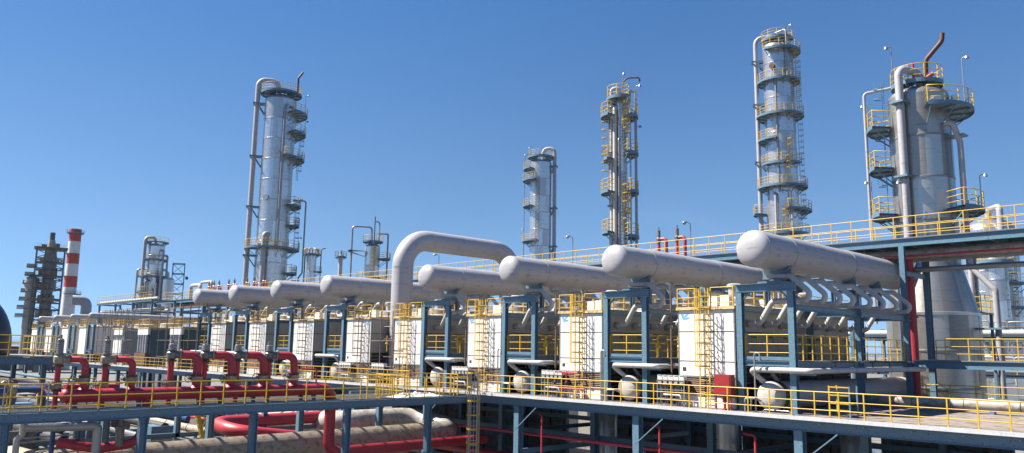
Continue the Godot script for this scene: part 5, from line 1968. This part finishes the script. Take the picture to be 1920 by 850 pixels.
# ------------------------------------------------------------------ beyond and below
func background() -> void:
	# pipe rack at the right beyond the near column
	var t := thing("pipe_rack", "blue pipe rack with white pipes beyond the half-height platform", "pipe rack", V(72, 0, 0))
	var g: G
	for z in [-30.0, -22.0, -14.0, -6.0, 2.0]:
		for x in [0.0, 7.0]:
			g = G.new()
			g.ibeam(V(x, GROUND, z), V(x, 5.2, z), .3, .3, V(1, 0, 0))
			part(t, "post", g, "blue")
		for y in [1.2, 4.2]:
			g = G.new()
			g.ibeam(V(.16, y, z), V(6.84, y, z), .3, .2)
			part(t, "beam", g, "blue")
	for x in [0.0, 7.0]:
		for y in [1.2, 4.2]:
			g = G.new()
			g.ibeam(V(x + .3, y, -30), V(x + .3, y, 2), .3, .2)
			part(t, "long_beam", g, "blue")
	railing(t, [V(-.4, 1.36, -30), V(-.4, 1.36, 2)], 1.1, 1.3)
	var cols := ["white_pipe", "insulation", "galv", "white_pipe", "red", "insulation", "galv", "white_pipe", "white_pipe", "insulation"]
	for i in 10:
		var up := i < 5
		t = thing("rack_pipe", "%s pipe on the %s tier of the far pipe rack, %s from its near edge" % [{"white_pipe": "white", "insulation": "grey", "galv": "silver", "red": "red"}[cols[i]], "upper" if up else "lower", ORD[i % 5]], "pipe", V(72.7 + 1.25 * (i % 5), 0, 0))
		var r: float = [.27, .12, .16, .1, .09][i % 5]
		g = G.new()
		g.rod(V(0, (4.36 if up else 1.36) + r, -31), V(0, (4.36 if up else 1.36) + r, 3), r, 12)
		part(t, "pipe", g, cols[i])
		for k in 4:
			g = G.new()
			g.tube(bend([V(.1, 1.5 if not up else 4.5, -26.5 + 6 * k + i), V(.1, 2.7 if not up else 5.6, -26.5 + 6 * k + i), V(.1, 2.7 if not up else 5.6, -25.2 + 6 * k + i), V(.1, .4 if not up else 3.2, -25.2 + 6 * k + i)], .2, 3), .06, 6)
			part(t, "branch", g, "galv" if k % 2 else "white_pipe")
	# platform with valves hung from the near column
	t = thing("valve_platform", "small yellow-railed platform with valves right of the conical column", "platform", V(66.6, 6.0, -19.2))
	g = G.new()
	g.span(V(-1.5, -.1, -1.2), V(1.8, 0, 1.6))
	part(t, "floor", g, "grating")
	for x in [-1.3, 1.6]:
		g = G.new()
		g.bar(V(x, GROUND - 6.0, 1.4), V(x, -.1, 1.4), .2, .2)
		part(t, "leg", g, "blue")
	railing(t, [V(-1.5, 0, -1.2), V(-1.5, 0, 1.6), V(1.8, 0, 1.6), V(1.8, 0, -1.2)], 1.3, 1.0)
	g = G.new()
	g.rod(V(-.6, 1.1, 0), V(.7, 1.1, 0), .45, 18)
	part(t, "valve", g, "alu1")
	# horizontal vessels and added walls under the deck
	var vs := [[V(59, -5.2, -24.5), 1.15, 5.0, "silver horizontal vessel on saddles seen below the deck, below the tallest column"], [V(60, -5.0, -34.5), 1.0, 5.5, "silver horizontal vessel on saddles seen below the deck, below the slender column"], [V(58, -5.4, -45.0), .9, 4.5, "silver horizontal vessel on saddles seen below the deck, furthest under the drums"], [V(58.5, -5.1, -16.0), 1.2, 5.0, "silver horizontal vessel on saddles seen below the deck, beside the near column"]]
	for q in vs:
		t = thing("horizontal_vessel", q[3], "vessel", q[0], "vessels on the ground under the deck")
		g = G.new()
		var pr := PackedVector2Array()
		for i in 7:
			var a := PI * .5 * i / 6.0
			pr.append(Vector2(q[1] * sin(a), -q[2] * .5 - .5 * cos(a)))
		for i in 7:
			var a := PI * .5 * i / 6.0
			pr.append(Vector2(q[1] * cos(a), q[2] * .5 + .5 * sin(a)))
		g.lathe(V(0, 0, 0), Basis(V(0, 1, 0), V(1, 0, 0), V(0, 0, 1)), pr, 28)
		part(t, "shell", g, "alu2")
		for x in [-1.4, 1.4]:
			g = G.new()
			g.span(V(x - .15, GROUND - q[0].y, -.7), V(x + .15, -q[1] * .8, .7))
			part(t, "saddle", g, "concrete_grey")
	for q in [[V(50, GROUND, -30), 1.1, 6.0], [V(52, GROUND, -22), .8, 5.6], [V(47, GROUND, -38), .7, 5.8]]:
		t = thing("upright_vessel", "%s grey upright vessel under the concrete deck" % {1.1: "fattest", .8: "middle sized", .7: "thinnest"}[q[1]], "vessel", q[0], "upright vessels under the deck")
		g = G.new()
		g.lathe(V(0, 0, 0), Basis(), PackedVector2Array([Vector2(q[1], 0), Vector2(q[1], q[2] - .6), Vector2(q[1] * .7, q[2] - .2), Vector2(0, q[2])]), 24)
		part(t, "shell", g, "alu1")
	t = thing("white_shed", "long low white shed beyond the columns, seen under the deck", "building", V(78, GROUND, -75))
	g = G.new()
	g.span(V(0, 0, -6), V(8, 3.2, 14))
	part(t, "wall", g, "white_panel")
	g = G.new()
	g.span(V(-.3, 3.2, -6.3), V(8.3, 3.5, 14.3))
	part(t, "roof", g, "grey_panel")
	for q in [[-2.4, .1, "red", "thin red pipe under the concrete deck, highest of three", 35.5], [-4.3, .26, "red", "thick red pipe under the concrete deck", 37.5], [-5.2, .2, "galv", "silver pipe low under the concrete deck", 39.0]]:
		t = thing("pipe_run", q[3], "pipe", V(q[4], q[0], 0))
		g = G.new()
		g.rod(V(0, 0, 4), V(0, 0, -60), q[1], 14)
		part(t, "pipe", g, q[2])
		for z in [-8.3, -26.3, -44.3]:
			g = G.new()
			g.bar(V(0, GROUND - q[0], z), V(0, -q[1], z), .18, .18)
			part(t, "support", g, "blue")
	for z in [-33.0, -24.6, -19.2]:
		t = thing("red_drop_pipe", "thin red pipe dropping from the deck beam below the %s tank from the looped pipe" % {-33.0: "second", -24.6: "third", -19.2: "fourth"}[z], "pipe", V(34.6, 0, z), "thin red drop pipes under the deck edge")
		g = G.new()
		g.tube(bend([V(.6, -1.1, -.9), V(0, -1.1, 0), V(0, -6.9, 0)], .15, 4), .06, 10)
		part(t, "pipe", g, "red")
	var bw := [[-21.0, -13.5], [-31.0, -23.5], [-45.0, -34.0], [-75.0, -48.5]]  # invented wall bays, added to keep the view under the deck dark
	for i in 4:
		t = thing("added_dark_wall", "added concrete wall bay that darkens the view under the rear of the deck, %s from the near column" % ORD[i], "wall", V(54, GROUND, 0), "added walls that darken the view under the deck")
		g = G.new()
		g.span(V(0, 0, bw[i][0]), V(.4, 6.3 - .3 * (i % 2), bw[i][1]))
		part(t, "wall", g, "concrete_grey")
		var z: float = bw[i][0] + .5
		while z < bw[i][1]:
			g = G.new()
			g.span(V(-.25, 0, z - .2), V(-.005, 5.8, z + .2))
			part(t, "pilaster", g, "concrete_grey")
			z += 3.0
	# low bundle of pipes that runs between the grating deck and the far boxes
	var kinds := ["blue", "insulation_warm", "galv", "charcoal", "red", "old_insulation", "pipe_blue", "charcoal", "galv", "steel_dark", "insulation_warm", "charcoal"]
	var words := ["navy", "pale", "silver", "black", "red", "brown", "deep blue", "black", "silver", "dark", "pale", "black"]
	for i in 12:
		var r: float = [.22, .3, .14, .35, .12, .28, .18, .3, .2, .4, .16, .34][i]
		t = thing("bundle_pipe", "%s pipe in the low bundle beyond the grating deck, %s from the concrete deck" % [words[i], (ORD + ["eleventh", "twelfth"])[i]], "pipe", V(32.3 - 1.55 * i, -2.4 - .5 * (i % 3), 0), "low pipe bundle")
		g = G.new()
		g.rod(V(0, 0, -56), V(0, 0, -165), r, 12)
		part(t, "pipe", g, kinds[i])
		for k in 8:
			g = G.new()
			g.lathe(V(0, 0, -58 - 4.1 * k - i * .3), Basis(V(1, 0, 0), V(0, 0, 1), V(0, -1, 0)), PackedVector2Array([Vector2(r, 0), Vector2(r + .05, 0), Vector2(r + .05, .12), Vector2(r, .12)]), 12)
			part(t, "flange", g, kinds[i])
	for k in 12:
		t = thing("pipe_trestle", "dark steel trestle under the low pipe bundle, %s from the grating deck" % (ORD + ["eleventh", "twelfth"])[k], "trestle", V(23, GROUND, -58 - 9.0 * k), "trestles under the pipe bundle")
		g = G.new()
		g.span(V(-10, 2.7, -.15), V(10, 3.0, .15))
		part(t, "beam", g, "blue")
		for x in [-9.0, 0.0, 9.0]:
			g = G.new()
			g.bar(V(x, 0, 0), V(x, 2.7, 0), .3, .3)
			part(t, "leg", g, "blue")
		for x in [-7.0, -2.5, 4.5]:
			g = G.new()
			g.span(V(x, 3.0, .4), V(x + 1.6, 4.2 + .3 * (k % 3), 2.2))
			part(t, "junction_box", g, ["charcoal", "blue", "concrete_grey"][(k + int(x)) % 3])
	# raised pipe bridge at the far end of the walkway
	t = thing("pipe_bridge", "blue framed pipe bridge with yellow rails past the far end of the walkway", "pipe rack", V(45.5, 0, -128))
	for k in 4:
		for x in [0.0, 3.5]:
			g = G.new()
			g.ibeam(V(x, 0, -8.5 * k), V(x, 9.6, -8.5 * k), .3, .3, V(1, 0, 0))
			part(t, "post", g, "blue")
		for y in [7.6, 9.4]:
			g = G.new()
			g.ibeam(V(.16, y, -8.5 * k), V(3.34, y, -8.5 * k), .25, .16)
			part(t, "beam", g, "blue")
	for y in [7.6, 9.4]:
		g = G.new()
		g.ibeam(V(-.32, y, -26), V(-.32, y, .5), .25, .16)
		part(t, "long_beam", g, "blue")
	for q in [[.6, 8.1, .22, "insulation"], [1.4, 8.2, .3, "valve_grey"], [2.4, 8.0, .18, "white_pipe"], [.5, 9.8, .2, "white_pipe"]]:
		g = G.new()
		g.rod(V(q[0], q[1], -27), V(q[0], q[1], 1), q[2], 12)
		part(t, "pipe", g, q[3])
	railing(t, [V(-.3, 9.55, -26), V(-.3, 9.55, .5)], 1.2, 1.2, "yellow")
	railing(t, [V(-.3, 6.0, -26), V(-.3, 6.0, .5)], 1.2, 1.2, "yellow")
	g = G.new()
	g.span(V(-.35, 5.9, -26), V(3.4, 5.96, .5))
	part(t, "walk_floor", g, "grating")
	# far skyline left: lamp, low roofs
	lamp_post("lonely lamp post against the sky beside the dark domed vessel", V(30.5, GROUND, -170), 14.5, V(.7, 0, .7), "far lamps")
	t = thing("far_shed", "low brown roofs of far sheds beside the furnace structure", "building", V(70, GROUND, -330))
	g = G.new()
	g.span(V(-55, 0, 0), V(10, 7.5, 20))
	part(t, "wall", g, "concrete_grey")
	g = G.new()
	g.span(V(-56, 7.5, -1), V(11, 8.0, 21))
	part(t, "roof", g, "brown")
	# dark equipment blocks of the plant that close the view behind the row
	for i in 6:
		t = thing("pump_house", "grey equipment house with flat roof behind the walkway, %s from the near column" % ORD[i], "building", V(62, GROUND, -48.0 - 17 * i), "equipment houses behind the walkway")
		g = G.new()
		g.span(V(0, 0, -6), V(8, 9.0 + (i % 3), 6))
		part(t, "wall", g, "grey_panel")
		g = G.new()
		g.span(V(-.3, 9.0 + (i % 3), -6.3), V(8.3, 9.3 + (i % 3), 6.3))
		part(t, "roof", g, "concrete_grey")
		for k in 3:
			g = G.new()
			g.span(V(-.05, 3.0, -4.8 + 3.6 * k), V(.02, 5.2, -2.6 + 3.6 * k))
			part(t, "louvre_panel", g, "charcoal")
